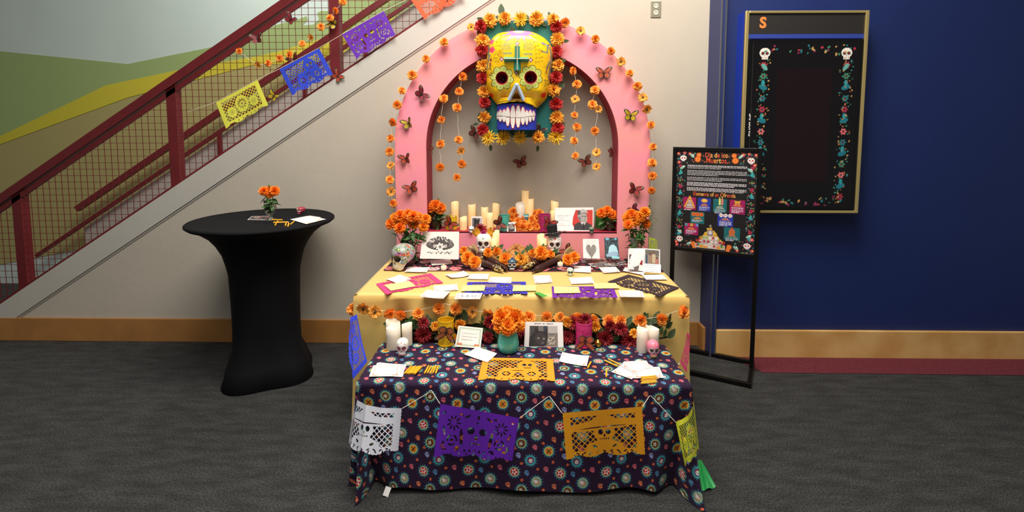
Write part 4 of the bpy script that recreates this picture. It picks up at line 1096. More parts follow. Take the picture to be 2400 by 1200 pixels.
YQ = YFF - .085
fb = thing('paper_bunting', 'string of white, purple, orange and yellow cut-paper flags across the low front table', 'bunting')
def P_(x, y, Y=YQ): return at(x, y, Y)
papel('flag', 'skull', '#7426c8', wavy(bil(P_(1031, 946), P_(1218, 980), P_(1201, 1086), P_(1015, 1076)), .008, 8), fb, 'purple cut-paper flag')
papel('flag', 'hat', '#ffac1e', wavy(bil(P_(1317, 968), P_(1506, 953), P_(1513, 1070), P_(1326, 1082)), .007, 7), fb, 'orange cut-paper flag')
papel('flag', 'hat', '#dfe2ee', poly_map([P_(833, 921, YFF + .10), P_(838, 938, YFF - .01), P_(858, 949, YQ + .01), P_(895, 956, YQ - .01), P_(943, 957, YQ)],
      [P_(816, 1046, YFF + .04), P_(820, 1056, YFF - .08), P_(845, 1072, YQ - .05), P_(890, 1074, YQ - .06), P_(934, 1062, YQ - .02)]), fb, 'white cut-paper flag')
papel('flag', 'flower', '#e0e63a', poly_map([P_(1583, 989, YQ), P_(1598, 983, YQ - .01), P_(1612, 974, YQ + .01), P_(1621, 958, YFF - .02), P_(1626, 940, YFF + .08)],
      [P_(1607, 1100, YQ - .03), P_(1615, 1092, YQ - .06), P_(1626, 1084, YQ - .02), P_(1634, 1072, YFF - .06), P_(1639, 1058, YFF + .04)]), fb, 'yellow cut-paper flag')
for L_ in ([(943, 957), (1002, 922), (1008, 915), (1012, 916), (1031, 946)], [(1218, 980), (1284, 930), (1288, 929), (1317, 968)], [(1506, 953), (1522, 928), (1526, 928), (1583, 989)]):
    MB().tube([P_(x, y, YQ + (.052 if y < 935 else 0)) for x, y in L_], .0013, 5).build('string', M_STRING, fb)
# flags hanging from the corners of the taller table
lb = papel('paper_flag', 'flower', '#2a3fd0', wavy(poly_map([at(836, 736, YBF - .03), at(848, 800, YBF - .12), at(861, 848, YBF - .2)], [at(822, 742, YBF - .02), at(812, 812, YBF - .13), at(826, 892, YBF - .22)]), .01, 8),
      None, 'blue cut-paper flag hanging at the left corner of the yellow cloth', 'paper flag')
MB().tube([at(861, 848, YBF - .2), at(874, 838, YBF - .22), atz(884, 824, ZFT)], .0013, 5).build('string', M_STRING, lb)
rb = papel('paper_flag', 'flower', '#e23a78', poly_map([at(1611, 778, YBF - .015), at(1604, 815, YBF - .10), at(1594, 850, YBF - .17)], [at(1618, 786, YBF + .0), at(1617, 830, YBF - .08), at(1610, 876, YBF - .15)]),
      None, 'hot pink cut-paper flag at the right corner of the yellow cloth', 'paper flag')
MB().tube([at(1594, 850, YBF - .17), at(1588, 856, YBF - .2), atz(1578, 857, ZFT)], .0013, 5).build('string', M_STRING, rb)

def flat(corners, z, lift=.0): return [atz(x, y, z) + Vector((0, 0, lift)) for x, y in corners]
for lab, ds, col, q, z in (
    ('hot pink cut paper lying on the left of the yellow cloth', 'flower', '#ea3c78', [(880, 665), (1010, 640), (1042, 664), (906, 692)], ZBT + .002),
    ('blue cut paper lying in the middle of the yellow cloth', 'bicycle', '#3330ac', [(1095, 661), (1233, 660), (1238, 691), (1086, 692)], ZBT + .002),
    ('purple cut paper lying right of centre on the yellow cloth', 'skull', '#6a1c96', [(1292, 671), (1438, 671), (1450, 700), (1294, 700)], ZBT + .002),
    ('black cut paper lying askew at the right of the yellow cloth', 'flower', '#2c1c28', [(1472, 643), (1594, 674), (1544, 696), (1419, 661)], ZBT + .004),
    ('orange cut paper lying in the middle of the low front table', 'bicycle', '#e59216', [(1131, 838), (1297, 841), (1303, 897), (1118, 894)], ZFT + .003)):
    papel('cut_paper_sheet', ds, col, bil(*flat(q, z)), None, lab, 'cut paper', 'cut paper sheets')
def zig(): 
    q = flat([(1250, 685), (1262, 685), (1284, 694), (1272, 697)], ZBT + .003); n = 8; V = []
    for i in range(n + 1):
        u = i / n; V += [q[0].lerp(q[3], u) + Vector((.004 * (i % 2), 0, 0)), q[1].lerp(q[2], u) + Vector((.004 * (i % 2), 0, .001))]
    return mesh('green_paper_scrap', V, [(2 * i, 2 * i + 1, 2 * i + 3, 2 * i + 2) for i in range(n)], smooth=False)
tag(obj('green_paper_scrap', zig(), tissue('#3f9a3c')), 'small frayed green paper strip beside the blue cut paper', 'paper scrap')

# ================================================================== CARDS AND PAPERS
def scribble(p, x0, x1, y, col, w, r, h=.006):
    x = x0
    while x < x1:
        L_ = r.uniform(.03, .09) * (x1 - x0) * 1.6; e = min(x1, x + L_); n = max(3, int((e - x) / (x1 - x0) * 60))
        p.line([(x + (e - x) * k / n, y + r.uniform(-1, 1) * h) for k in range(n + 1)], w, col); x = e + .03 * (x1 - x0)
def card_paint(kind, seed=0):
    def f(x, y):                               # unit card: x in -.5..+.5 times 1.4, y -.5..+.5
        r = random.Random(seed); p = Paint(x, y, '#e9e6e2')
        if kind in ('blank',): return p
        b1, b2 = {'red': ('#d4675c', '#e3b79a'), 'green': ('#8dbd8c', '#b9d2c2'), 'mix': ('#8dbd8c', '#d9786a')}[kind]
        for k, (q, c) in enumerate(((.05, b1), (.085, '#ebe9e6'), (.10, b2), (.12, '#ebeaec'))):
            p.rect(-.7 + .03 + q, -.5 + .03 + q, .7 - .03 - q, .5 - .03 - q, c)
        fc = '#d4574a' if kind != 'red' else '#c2453e'
        for s in (-1, 1):
            for k in range(5): p.ell(s * (.56 - k * .05), -.40 + .05 * math.sin(k * 1.7), .035, .03, fc if k % 2 else '#e58a5a', k)
            p.ell(s * .60, -.30, .02, .05, '#7d9a5a')
        for k in range(4):
            if seed % 7: scribble(p, -.42 + r.uniform(0, .1), .42 - r.uniform(0, .3), .25 - k * .15, '#9a94a8', .016, r, .02)
        return p
    return f
def quad_mesh(name, q, nx, ny, paint, curl=0.0, seed=0):          # TL TR BR BL world corners
    x = np.linspace(-.7, .7, nx + 1); y = np.linspace(.5, -.5, ny + 1); X, Y = np.meshgrid(x, y)
    p = paint(X.ravel(), Y.ravel()); fm = bil(*q); n_ = (q[1] - q[0]).cross(q[0] - q[3]).normalized(); V = []
    for a, b_ in zip(X.ravel(), Y.ravel()):
        u, v = a / 1.4 + .5, .5 - b_; V.append(fm(u, v) + n_ * (curl * (2 * u - 1) ** 2 if curl else 0))
    k = len(V); i = np.arange(nx * ny); r_, c = i // nx, i % nx; A = r_ * (nx + 1) + c
    Fc = [tuple(t) for t in np.stack([A, A + nx + 1, A + nx + 2, A + 1], 1).tolist()]
    ring = list(range(nx + 1)) + [r * (nx + 1) + nx for r in range(1, ny + 1)] + [ny * (nx + 1) + c for c in range(nx - 1, -1, -1)] + [r * (nx + 1) for r in range(ny - 1, 0, -1)]
    V += [V[j] - n_ * .0006 for j in ring]; m = len(ring)
    Fc += [(ring[j], ring[(j + 1) % m], k + (j + 1) % m, k + j) for j in range(m)] + [tuple(k + j for j in range(m))]
    return mesh(name, V, Fc, np.concatenate([p.c, np.tile(lin('#eceae4'), (m, 1))]), smooth=False)
def card(label, q, z, kind='red', seed=1, lift=.0015, curl=.0, name='note_card', cat='card', group='note cards', res=(56, 40), paint=None):
    return tag(obj(name, quad_mesh(name, flat(q, z, lift), *res, paint or card_paint(kind, seed), curl, seed), PAPER), label, cat, group)
def leo_paint(x, y):
    p = card_paint('red', 7)(x, y)
    for L_ in ([(-.36, .2), (-.36, -.14), (-.18, -.14)], [(.08, .16), (-.08, .16), (-.08, -.14), (.1, -.14)], [(-.08, .01), (.06, .01)]): p.line(L_, .05, '#4a4a58')
    p.line([(.30 + .11 * math.cos(a * .4), .0 + .13 * math.sin(a * .4)) for a in range(17)], .05, '#4a4a58')
    return p
GR = 'note cards on the yellow cloth'
for i, (lab, q, k, cu) in enumerate((
    ('red-bordered note with blue scribble on the hot pink cut paper', [(904, 656), (937, 646), (964, 656), (931, 667)], 'red', .004),
    ('curled green-bordered note left of centre near the runner', [(1043, 646), (1086, 638), (1103, 647.5), (1057.5, 654)], 'green', .006),
    ('green-bordered note overlapping a curled one above the blue cut paper', [(1103, 643), (1147, 643), (1143, 656), (1094, 655)], 'green', 0),
    ('red-bordered note beside the left end of the blue cut paper', [(1016, 671), (1071, 667), (1074, 681), (1018, 684)], 'red', 0),
    ('note with green sides and red base, nearest the front left of the yellow cloth', [(1001, 681), (1056, 685), (1039, 702), (984, 697)], 'mix', .002),
    ('red-bordered note on the upper edge of the blue cut paper', [(1148, 650), (1199, 651), (1198, 665), (1145, 663)], 'red', 0),
    ('tall red-bordered note between the blue and purple cut papers', [(1249, 647), (1289, 646), (1295, 663), (1254, 666)], 'red', 0),
    ('green-bordered note above the purple cut paper', [(1332.6, 652.6), (1385.7, 650), (1394, 665), (1339, 667)], 'green', 0),
    ('green-bordered note between the purple and black cut papers', [(1449, 682), (1505, 682), (1511, 698), (1454, 697)], 'mix', 0),
    ('green-bordered note above the black cut paper at the right edge', [(1504, 647), (1553, 646), (1564, 657.5), (1515, 658)], 'green', 0),
    )):
    card(lab, q, ZBT, k, i + 1, .0035 if i != 9 else .007, cu, group=GR)
card('red-bordered note reading LEO at the front of the yellow cloth', [(1072, 688), (1131, 689), (1125, 703), (1065, 703)], ZBT, lift=.005, group=GR, paint=leo_paint, res=(90, 60))
for lab, q, k, sd in (('note lying on the runner in front of the black and white print', [(1007.5, 611), (1055, 609), (1061, 619), (1012.5, 623)], 'green', 3),
                  ('red-bordered note on the runner beside the flowered skull', [(958, 627.5), (1007.5, 627.5), (1000, 639), (948, 638)], 'red', 4),
                  ('red-bordered note on the runner left of the pair of photos', [(1403, 627.5), (1443, 626), (1454, 638), (1415, 641)], 'red', 5),
                  ('plain pinkish note on the runner beside the small green skull', [(1345, 624), (1385, 625), (1385, 640), (1345, 638)], 'blank', 6)):
    card(lab, q, ZR, k, sd, .003, group='note cards on the runner')
def yellow_paint(x, y):
    r = random.Random(2); p = Paint(x, y, '#f6e98c'); scribble(p, -.4, .4, .15, '#b9ae80', .014, r, .02); scribble(p, -.4, .2, -.05, '#b9ae80', .014, r, .02); return p
for lab, q in (('yellow paper slip on the hot pink cut paper', [(900.6, 670.6), (959, 661), (975, 673), (916, 684)]), ('yellow paper slip on the left end of the blue cut paper', [(1086, 671), (1137.6, 671), (1134.7, 684), (1080, 685)]),
               ('yellow paper slip on the right end of the blue cut paper', [(1204, 671), (1257, 671), (1256.6, 684), (1201, 685)]), ('yellow paper slip on the left end of the purple cut paper', [(1298, 674), (1356, 675), (1360, 689), (1299, 690)]),
               ('yellow paper slip over the top right of the purple cut paper', [(1390, 666), (1443, 666), (1452, 678), (1394, 679)])):
    card(lab, q, ZBT, lift=.007, name='yellow_slip', cat='paper slip', group='yellow paper slips', paint=yellow_paint, res=(30, 20))
GF = 'note cards on the low front table'
card('blank white card lying between the framed note and the orange cut paper', [(1087, 833), (1118.5, 815.5), (1165, 831), (1141, 852)], ZFT, 'blank', 7, .004, group=GF, curl=.003)
card('red-bordered note right of the orange cut paper', [(1318, 828), (1381, 836.5), (1375, 861), (1310, 849.5)], ZFT, 'red', 8, .003, group=GF, curl=.004)
for i, (lab, q, k) in enumerate((('undermost card of the left stack on the low table', [(888, 850), (950, 857), (944, 884), (872, 878)], 'red'), ('middle card of the left stack on the low table', [(884, 852), (953, 856), (941, 885), (870, 882)], 'red'),
                  ('topmost green-bordered card of the left stack on the low table', [(875, 859), (939, 856), (938, 884), (865, 885)], 'mix'))):
    card(lab, q, ZFT, k, 7, .002 + .0018 * i, group=GF)
for i, (lab, q, k) in enumerate((('rearmost card of the fanned stack on the right', [(1462, 848), (1515, 846), (1530, 870), (1450, 872)], 'red'), ('left card of the fanned stack on the right', [(1460, 856), (1494, 872), (1481, 890.6), (1432, 873)], 'red'),
                  ('right card of the fanned stack, nearest the pencils', [(1490, 865), (1545, 862), (1556, 888), (1484, 889)], 'mix'), ('topmost card of the fanned stack on the right', [(1497, 846), (1531, 862), (1486, 878), (1456.5, 861)], 'red'))):
    card(lab, q, ZFT, k, 7, .002 + .0018 * i, group=GF)
ZC = CTZ + .002
for i, (lab, q, k) in enumerate((('rearmost card of the fan on the black cocktail table', [(690, 516), (726, 506), (752, 510), (716, 521)], 'red'), ('middle card of the fan on the black cocktail table', [(700, 517), (738, 509), (764, 515), (726, 523)], 'red'),
                  ('front card of the fan on the black cocktail table', [(680, 516), (720, 508), (758, 517), (718, 527)], 'green'))):
    card(lab, q, ZC, k, 7, .002 + .0018 * i, group='note cards on the cocktail table', res=(40, 28))

# ---- pencils
M_PEN = mat('yellow_pencil', '#f5b224', 0.45); M_TIP = mat('pencil_wood', '#d8b183', 0.7); M_LEAD = mat('pencil_lead', '#2b2829', 0.5)
PB = MB().tube([(0, 0, 0), (.080, 0, 0)], .0043, 6).me('barrel'); PT = MB().tube([(.080, 0, 0), (.089, 0, 0)], [.0042, .0011], 6).me('sharpened_tip'); PL = MB().tube([(.0888, 0, 0), (.092, 0, 0)], [.0010, .0003], 5).me('lead')
def pencil(label, p, q, z, group):
    a, b_ = atz(*p, z), atz(*q, z); d = b_ - a
    o = thing('pencil', label, 'pencil', (a.x, a.y, z + .0042), (0, 0, math.atan2(d.y, d.x)), group)
    s = d.length / .092
    for nm, me_, m in (('barrel', PB, M_PEN), ('sharpened_tip', PT, M_TIP), ('lead', PL, M_LEAD)): obj(nm, me_, m, o, scale=(s, 1, 1))
ORDL = ['first', 'second', 'third', 'fourth', 'fifth', 'sixth', 'seventh']
gl = 'pencils left of the orange cut paper'
for i in range(6): pencil(f'{ORDL[i]} pencil from the left in the row beside the left card stack', (948 + i * 5.0, 877 + (i % 3) * .6), (966 + i * 5.0, 858 + (i % 2)), ZFT, gl)
pencil('pencil lying across the end of the row beside the left card stack', (972, 878), (990, 859), ZFT + .0075, gl)
for i in range(5): pencil(f'{ORDL[i]} pencil from the left in the row nearer the orange cut paper', (995 + i * 6.5, 877 - (i % 2)), (1006 + i * 5.6, 857 + (i % 3)), ZFT, gl)
for i in range(5): pencil(f'{ORDL[i]} pencil from the back in the bundle at the fanned cards', (1502 + (i % 2) * 2, 886 + i * 3.6), (1541 + (i % 3) * 2, 882.5 + i * 3.5), ZFT + (.012 if i < 2 else 0), 'pencils at the fanned cards')
pencil('single pencil at the right end of the red-bordered note', (1377.5, 864), (1386, 848), ZFT, 'loose pencils')
pencil('single pencil lying lengthwise left of the fanned cards', (1421, 885), (1421.5, 867), ZFT, 'loose pencils')
pencil('upper of the two pencils behind the fanned cards', (1452, 856), (1423, 842), ZFT, 'loose pencils')
pencil('lower of the two pencils behind the fanned cards', (1446, 860), (1414, 845), ZFT, 'loose pencils')
for i, (lab, p, q) in enumerate((('pencil farthest back on the cocktail table', (662, 517), (634, 516.5)), ('long middle pencil on the cocktail table', (641, 523), (679, 522)), ('pencil crossing the left end of the middle one on the cocktail table', (645, 529), (652, 519)),
    ('pencil pointing forward at the right end of the middle one on the cocktail table', (669, 530), (671, 523)), ('pencil nearest the front on the cocktail table', (675, 532), (677, 524)), ('pencil touching the card fan on the cocktail table', (681, 527), (690, 520)))):
    pencil(lab, p, q, ZC + (.008 if i == 1 else 0), 'pencils on the cocktail table')

# ---- standing prints and photographs
def stand(label, q, Yb, Yt, paint, res=(90, 66), name='print', cat='print', m=PAPER, curl=0.0, group=None):
    c = [at(x, y, Y) for (x, y), Y in zip(q, (Yt, Yt, Yb, Yb))]
    return tag(obj(name, quad_mesh(name, c, *res, paint, curl), m), label, cat, group)
def ink_print(x, y):                                    # plain generic engraving look
    r = random.Random(8); p = Paint(x, y, '#e8e2dc')
    p.ell(0, .02, .52, .2, '#2c282a'); p.ell(0, .05, .44, .13, '#4a4446')
    for i in range(60):
        a = r.uniform(0, PI); p.ell(.40 * math.cos(a) * r.uniform(.6, 1.1), .13 + .17 * math.sin(a) * r.uniform(.5, 1.1), r.uniform(.03, .06), r.uniform(.02, .04), r.choice(['#8d8584', '#3a3436', '#c9c2bd', '#5b5455']), r.uniform(0, 3))
    for i in range(50): a = i * .126; p.line([(.50 * math.cos(a), .02 + .19 * math.sin(a)), (.36 * math.cos(a), .03 + .13 * math.sin(a))], .008, '#c9c2bd' if i % 2 else '#1c191b')
    p.flower(0, -.06, .16, 7, '#e8e2dc', '#2c282a', .3); p.flower(0, -.06, .09, 7, '#b5adaa', '#2c282a', .3)
    for s in (-1, 1): p.flower(s * .2, -.03, .07, 6, '#d9d2cd', '#3a3436', .4)
    for i in range(26): p.ell(-.42 + i * .034, -.27 + .03 * math.sin(i * 1.3), .03, .02, r.choice(['#8d8584', '#3a3436', '#cfc8c3']), i)
    return p
stand('black and white engraved print leaning on the left leg of the arch', [(991, 543), (1076, 543), (1075, 608), (984, 606)], -.46, -.40, ink_print, (150, 110))
def heart_paint(x, y):
    r = random.Random(3); p = Paint(x, y, '#e9dfd9')
    for k in range(3): scribble(p, -.5, .5 - .1 * k, .42 - .08 * k, '#a59c98', .016, r, .012)
    hp = []
    for k in range(40):
        t = 2 * PI * k / 40; hp.append((.36 * math.sin(t) ** 3 * 1.25, -.10 + .021 * 1.25 * (13 * math.cos(t) - 5 * math.cos(2 * t) - 2 * math.cos(3 * t) - math.cos(4 * t))))
    m = p.inpoly(hp); p.fill(m, '#837d79')
    for i in range(24): p.ell(r.uniform(-.4, .4), r.uniform(-.4, .2), .02, .1, r.choice(['#938d88', '#746e6b']), r.uniform(-.3, .3), clip=m)
    return p
stand('white card with a pencil-shaded heart leaning on the pink panel', [(1366, 560), (1403, 560), (1406, 606), (1367, 605)], -.42, -.36, heart_paint, (60, 80), 'drawing', 'drawing')
def blue_photo(x, y):
    r = random.Random(5); p = Paint(x, y, '#2f3c42')
    for i in range(30): p.ell(r.uniform(-.7, .7), r.uniform(-.1, .5), r.uniform(.03, .12), r.uniform(.02, .07), r.choice(['#26343a', '#3f5560', '#4f7a90']), r.uniform(0, 3))
    p.ell(-.4, .44, .2, .05, '#6fb2c6'); p.ell(.45, .44, .14, .05, '#6fb2c6')
    p.poly([(-.35, -.22), (-.25, .06), (0, .16), (.25, .16), (.5, .05), (.62, -.2), (.4, -.3), (-.2, -.3)], '#a9d3de'); p.ell(.2, .26, .12, .09, '#55666c'); p.ell(.2, .31, .14, .07, '#1d2629')
    p.poly([(-.6, -.3), (.1, -.16), (.6, -.2), (.65, -.36), (.1, -.4), (-.5, -.42)], '#94aec6'); p.poly([(-.1, -.36), (.68, -.4), (.7, -.5), (0, -.5)], '#8fd0d6'); p.ell(-.5, -.2, .12, .1, '#3a4c52')
    return p
stand('blue-toned photo of a seated person leaning on the pink panel', [(1416, 557), (1448, 557), (1452, 606), (1418, 606)], -.42, -.36, blue_photo, (60, 84), 'photograph', 'photograph', GLOSSY)
def portrait(x, y):
    r = random.Random(6); p = Paint(x, y, '#f1ece9')
    for k in range(7):
        if k != 4: scribble(p, -.62 + (.04 if k > 1 else 0), -.18 - .1 * (k % 3), .16 - k * .07, '#8b8285' if k else '#4a4346', .011, r, .004)
    m = p.inpoly([(.03, -.42), (-.07, -.2), (-.04, .1), (.06, .40), (.67, .40), (.67, -.42)]); p.fill(m, '#c8372f')
    p.poly([(-.02, -.44), (0, -.22), (.14, -.12), (.28, -.1), (.45, -.12), (.62, -.2), (.68, -.44)], '#3a3739'); p.poly([(.22, -.1), (.34, -.3), (.42, -.12)], '#d6d3d1'); p.poly([(.30, -.16), (.36, -.16), (.38, -.42), (.30, -.42)], '#242224')
    p.ell(.30, .12, .17, .24, '#8a8684', .1); p.ell(.36, .05, .11, .2, '#a8a3a0', .1); p.poly([(.14, .16), (.16, .34), (.3, .44), (.46, .38), (.50, .26), (.4, .30), (.28, .28), (.22, .1)], '#b8b5b3'); p.ell(.18, .28, .06, .1, '#5a5658')
    p.ell(.41, .13, .05, .016, '#3a3638'); p.ell(.31, .13, .04, .016, '#4a4648'); p.line([(.38, .1), (.41, .02), (.38, .0)], .014, '#5a5656'); p.line([(.33, -.06), (.42, -.05)], .016, '#4a4446'); p.ell(.19, .05, .03, .06, '#6d6866')
    return p
stand('white sheet with a grey portrait of a suited man on red, standing on the shelf', [(1300, 487), (1391, 486), (1391, 543.5), (1301, 542)], -.185, -.13, portrait, (170, 110), 'portrait_print', 'print')
def dog_photo(x, y):
    r = random.Random(9); p = Paint(x, y, '#ece8e6'); p.rect(-.6, -.4, .6, .38, '#6d6b70'); p.rect(.1, -.1, .6, .38, '#b8b5b4'); p.ell(-.05, -.05, .34, .32, '#241f20'); p.ell(-.25, .2, .12, .18, '#1b1718', .5); p.ell(.2, .2, .12, .18, '#2a2425', -.5); p.ell(-.02, -.12, .15, .13, '#4a4040'); p.rect(.3, -.4, .6, -.1, '#3f3c40')
    return p
stand('white-framed photo of a dark dog standing on the shelf', [(1105, 507), (1132, 507), (1131, 541), (1104, 541)], -.13, -.10, dog_photo, (50, 56), 'photograph', 'photograph')
def poly_photo(x, y):
    r = random.Random(10); p = Paint(x, y, '#f2efec'); p.rect(-.5, -.3, .5, .38, '#57514f'); p.ell(0, .1, .3, .24, '#8f8a86'); p.rect(-.45, -.28, .45, -.08, '#3a3534')
    for i in range(20): p.ell(r.uniform(-.4, .4), r.uniform(-.05, .36), .06, .04, r.choice(['#b5b0ab', '#6d6763', '#a39d98']), r.uniform(0, 3))
    return p
stand('small white-bordered snapshot standing at the shelf edge', [(1187, 522), (1208, 520), (1210, 548), (1189, 549)], -.215, -.19, poly_photo, (44, 56), 'photograph', 'photograph')
def dog_bag(x, y):
    p = Paint(x, y, '#efeae8'); p.rect(-.62, -.46, .62, .46, '#e2dcd8'); p.ell(.2, .25, .5, .3, '#f2efee'); p.poly([(-.6, .2), (-.1, .2), (-.15, -.4), (-.55, -.4)], '#5a2029'); p.poly([(0, .1), (.6, -.05), (.6, -.25), (0, -.2)], '#8f2230'); p.ell(.05, -.35, .25, .2, '#6a5e58'); p.line([(-.1, .2), (-.15, -.4)], .09, '#8fa3c9')
    p.line([(.0 + .1 * math.cos(k * .5), .27 + .06 * math.sin(k * .5)) for k in range(12)], .02, '#3a3436'); p.line([(.35 + .1 * math.cos(k * .5), .27 + .06 * math.sin(k * .5)) for k in range(12)], .02, '#3a3436')
    return p
stand('photo with white curls and a maroon bag, left of the pair by the vase', [(1473, 582), (1510, 582), (1508, 636), (1471, 629)], -.62, -.56, dog_bag, (60, 76), 'photograph', 'photograph', GLOSSY)
def family(x, y):
    r = random.Random(12); p = Paint(x, y, '#f0eeec'); p.rect(-.62, -.42, .62, .44, '#8d857a'); p.rect(-.62, .1, .62, .44, '#6f6a64'); p.poly([(-.3, -.35), (-.28, .12), (0, .14), (.05, -.4)], '#9a7f6c'); p.ell(-.15, .2, .1, .1, '#6a4a3c'); p.poly([(0, -.3), (.02, .2), (.3, .18), (.3, -.38)], '#c2b294'); p.ell(.12, .3, .1, .09, '#7a5446'); p.poly([(.25, -.4), (.28, -.1), (.55, -.1), (.58, -.4)], '#b5756a'); p.ell(.42, -.02, .08, .08, '#6a4a3c'); p.rect(-.62, -.42, -.4, .1, '#4a5468')
    return p
stand('white-bordered family photo, right of the pair by the vase', [(1510, 582), (1547, 585), (1547, 624), (1510, 621)], -.60, -.56, family, (60, 60), 'photograph', 'photograph', GLOSSY)
def text_slip(n, seed):
    def f(x, y):
        r = random.Random(seed); p = Paint(x, y, '#f4f2f0')
        for k in range(n): scribble(p, -.6, .6 - r.uniform(0, .3), .34 - k * .7 / max(1, n - 1), '#55525a', .03, r, .008)
        return p
    return f
stand('white slip of printed lines standing under the family photo', [(1508, 617.5), (1549, 620), (1549, 640), (1508, 637)], -.665, -.64, text_slip(4, 2), (60, 40), 'text_slip', 'paper slip')
card('white slip of printed lines lying aslant before the pair of photos', [(1465, 627.5), (1512.5, 639), (1508, 646), (1460, 636)], ZR, lift=.004, name='text_slip', cat='paper slip', group='printed slips', paint=text_slip(2, 4), res=(60, 30))
def dark_photo(seed, warm):
    def f(x, y):
        r = random.Random(seed); p = Paint(x, y, '#d9d2cc'); p.rect(-.66, -.46, .66, .46, '#4a4443')
        for i in range(16): p.ell(r.uniform(-.6, .6), r.uniform(-.4, .4), r.uniform(.05, .2), r.uniform(.05, .16), r.choice(['#6d6462', '#8f8886', '#2f2b2c'] + (['#b5604a', '#c98a6a'] if warm else ['#9aa0aa'])), r.uniform(0, 3))
        return p
    return f
for i, (lab, q, w) in enumerate((('dark snapshot lying on the runner before the heart card', [(1362, 611), (1383, 606), (1390, 614), (1367, 617)], 0), ('warm-toned snapshot lying second along the runner', [(1387, 608), (1417, 607), (1429, 616), (1395, 617)], 1),
        ('grey snapshot lying before the blue-toned photo', [(1427, 610), (1450, 607), (1468, 615), (1433, 617)], 0), ('long grey photo strip nearest the runner edge', [(1378, 619), (1426, 617.5), (1432, 624), (1390, 627)], 0), ('grey snapshot at the right end of the loose photos', [(1429, 619), (1460, 616.5), (1470, 622), (1434, 625)], 0))):
    card(lab, q, ZR, lift=.002 + .0008 * i, name='snapshot', cat='photograph', group='loose snapshots on the runner', paint=dark_photo(i, w), res=(40, 26))
def cat_photo(x, y):
    r = random.Random(15); p = Paint(x, y, '#f0ecea'); p.rect(-.53, -.38, .50, .36, '#77736f'); p.rect(-.5, .05, -.2, .36, '#4a4748'); p.rect(.15, .1, .5, .36, '#b8b5b1'); p.rect(-.02, .1, .1, .36, '#3a4656')
    p.poly([(-.53, -.38), (-.5, 0), (-.36, .14), (-.30, .34), (-.2, .18), (.02, .16), (.12, .34), (.14, .0), (.1, -.3), (0, -.38)], '#2f2b2e'); p.ell(-.12, -.1, .2, .22, '#3d393c'); p.ell(-.2, -.08, .035, .025, '#a9a58a'); p.ell(.0, -.1, .035, .025, '#a9a58a'); p.ell(-.04, -.25, .06, .05, '#5a5557')
    p.poly([(.12, -.38), (.14, -.1), (.16, .08), (.24, .0), (.36, .02), (.44, .14), (.48, -.08), (.50, -.38)], '#8a7f74'); p.ell(.28, -.16, .13, .14, '#b5aca0'); p.ell(.23, -.1, .03, .025, '#3a3a2c'); p.ell(.34, -.12, .03, .025, '#3a3a2c'); p.ell(.27, -.2, .03, .02, '#8f5f56')
    for i in range(16): p.line([(.14 + r.uniform(0, .3), -.38 + r.uniform(0, .2)), (.2 + r.uniform(0, .28), -.1 + r.uniform(-.1, .1))], .014, r.choice(['#5a5049', '#d3cbc0']))
    scribble(p, -.36, -.12, .43, '#3a3638', .014, r, .014); scribble(p, -.04, .02, .43, '#3a3638', .014, r, .01); scribble(p, .1, .34, .43, '#3a3638', .014, r, .014); scribble(p, -.3, .3, -.44, '#3a3638', .014, r, .012)
    return p
stand('white sheet with a photo of two cats, standing on the low front table', [(1231, 754), (1319, 755), (1321, 821), (1228, 820)], YFB - .045, YFB - .005, cat_photo, (180, 130), 'cat_photo', 'photograph')
def note_paint(x, y):
    p = Paint(x, y, '#f4f1ea'); r = random.Random(3); p.rect(-.62, -.42, .62, .42, '#6d9a5a'); p.rect(-.59, -.39, .59, .39, '#f2efe6'); p.rect(-.56, -.36, .56, .36, '#a9c29a'); p.rect(-.54, -.34, .54, .34, '#f1efea')
    for k in range(3): scribble(p, -.4, .44 - .25 * (k == 2), .16 - k * .15, '#a39a90', .02, r, .02)
    for s in (-1, 1):
        for k in range(6): p.ell(s * (.58 - k * .045), -.36 + .03 * math.sin(k * 2), .04, .035, '#d9743a', k)
    return p
stand('green-bordered handwritten card propped behind the blank card on the low table', [(1075, 763), (1132, 769), (1126, 817), (1066, 812)], YFB - .07, YFB - .03, note_paint, (100, 80), 'note_card', 'card')
q_ = [(592, 514), (636, 507), (630, 512), (598, 517)]
card('photo card at the foot of the goblet on the cocktail table', [(590, 508), (637, 507), (624, 517), (580, 516)], ZC, lift=.003, name='snapshot', cat='photograph', group=None, paint=dark_photo(21, 1), res=(40, 28))
# ================================================================== CANDLES
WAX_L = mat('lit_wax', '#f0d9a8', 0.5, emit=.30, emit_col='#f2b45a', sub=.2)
WAX_U = mat('unlit_wax', '#efe3d0', 0.55, sub=.15)
FLAME = mat('led_flame', '#ffd9a0', 0.5, emit=2.5, emit_col='#ffb04a')
def candle(label, px, top, wpx, Y, z0, lit=True, group='pillar candles', seed=0):
    r = random.Random(seed); rad = wpx / 2 / scale_at(Y); p = at(px, top, Y); h = p.z - z0
    t = thing('pillar_candle', label, 'candle', loc=(p.x, Y, z0), group=group)
    ph = r.uniform(0, 6); dip = rad * .35
    def wob(i, a): return (0, dip * (math.cos(a + ph) * .45 + .2 * math.sin(2 * a + ph) - .45) if i in (3, 4, 5) else 0)
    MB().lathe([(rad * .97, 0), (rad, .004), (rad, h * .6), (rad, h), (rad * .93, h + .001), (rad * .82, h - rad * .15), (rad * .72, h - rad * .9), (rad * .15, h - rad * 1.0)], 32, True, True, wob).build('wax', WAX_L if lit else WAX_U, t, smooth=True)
    MB().lathe([(.0030, h - rad * .98), (.0042, h - rad * .80), (.0030, h - rad * .62), (.0006, h - rad * .45)], 10).build('flame', FLAME if lit else mat('unlit_flame', '#e9d9b8', .5), t, smooth=True)
    return t
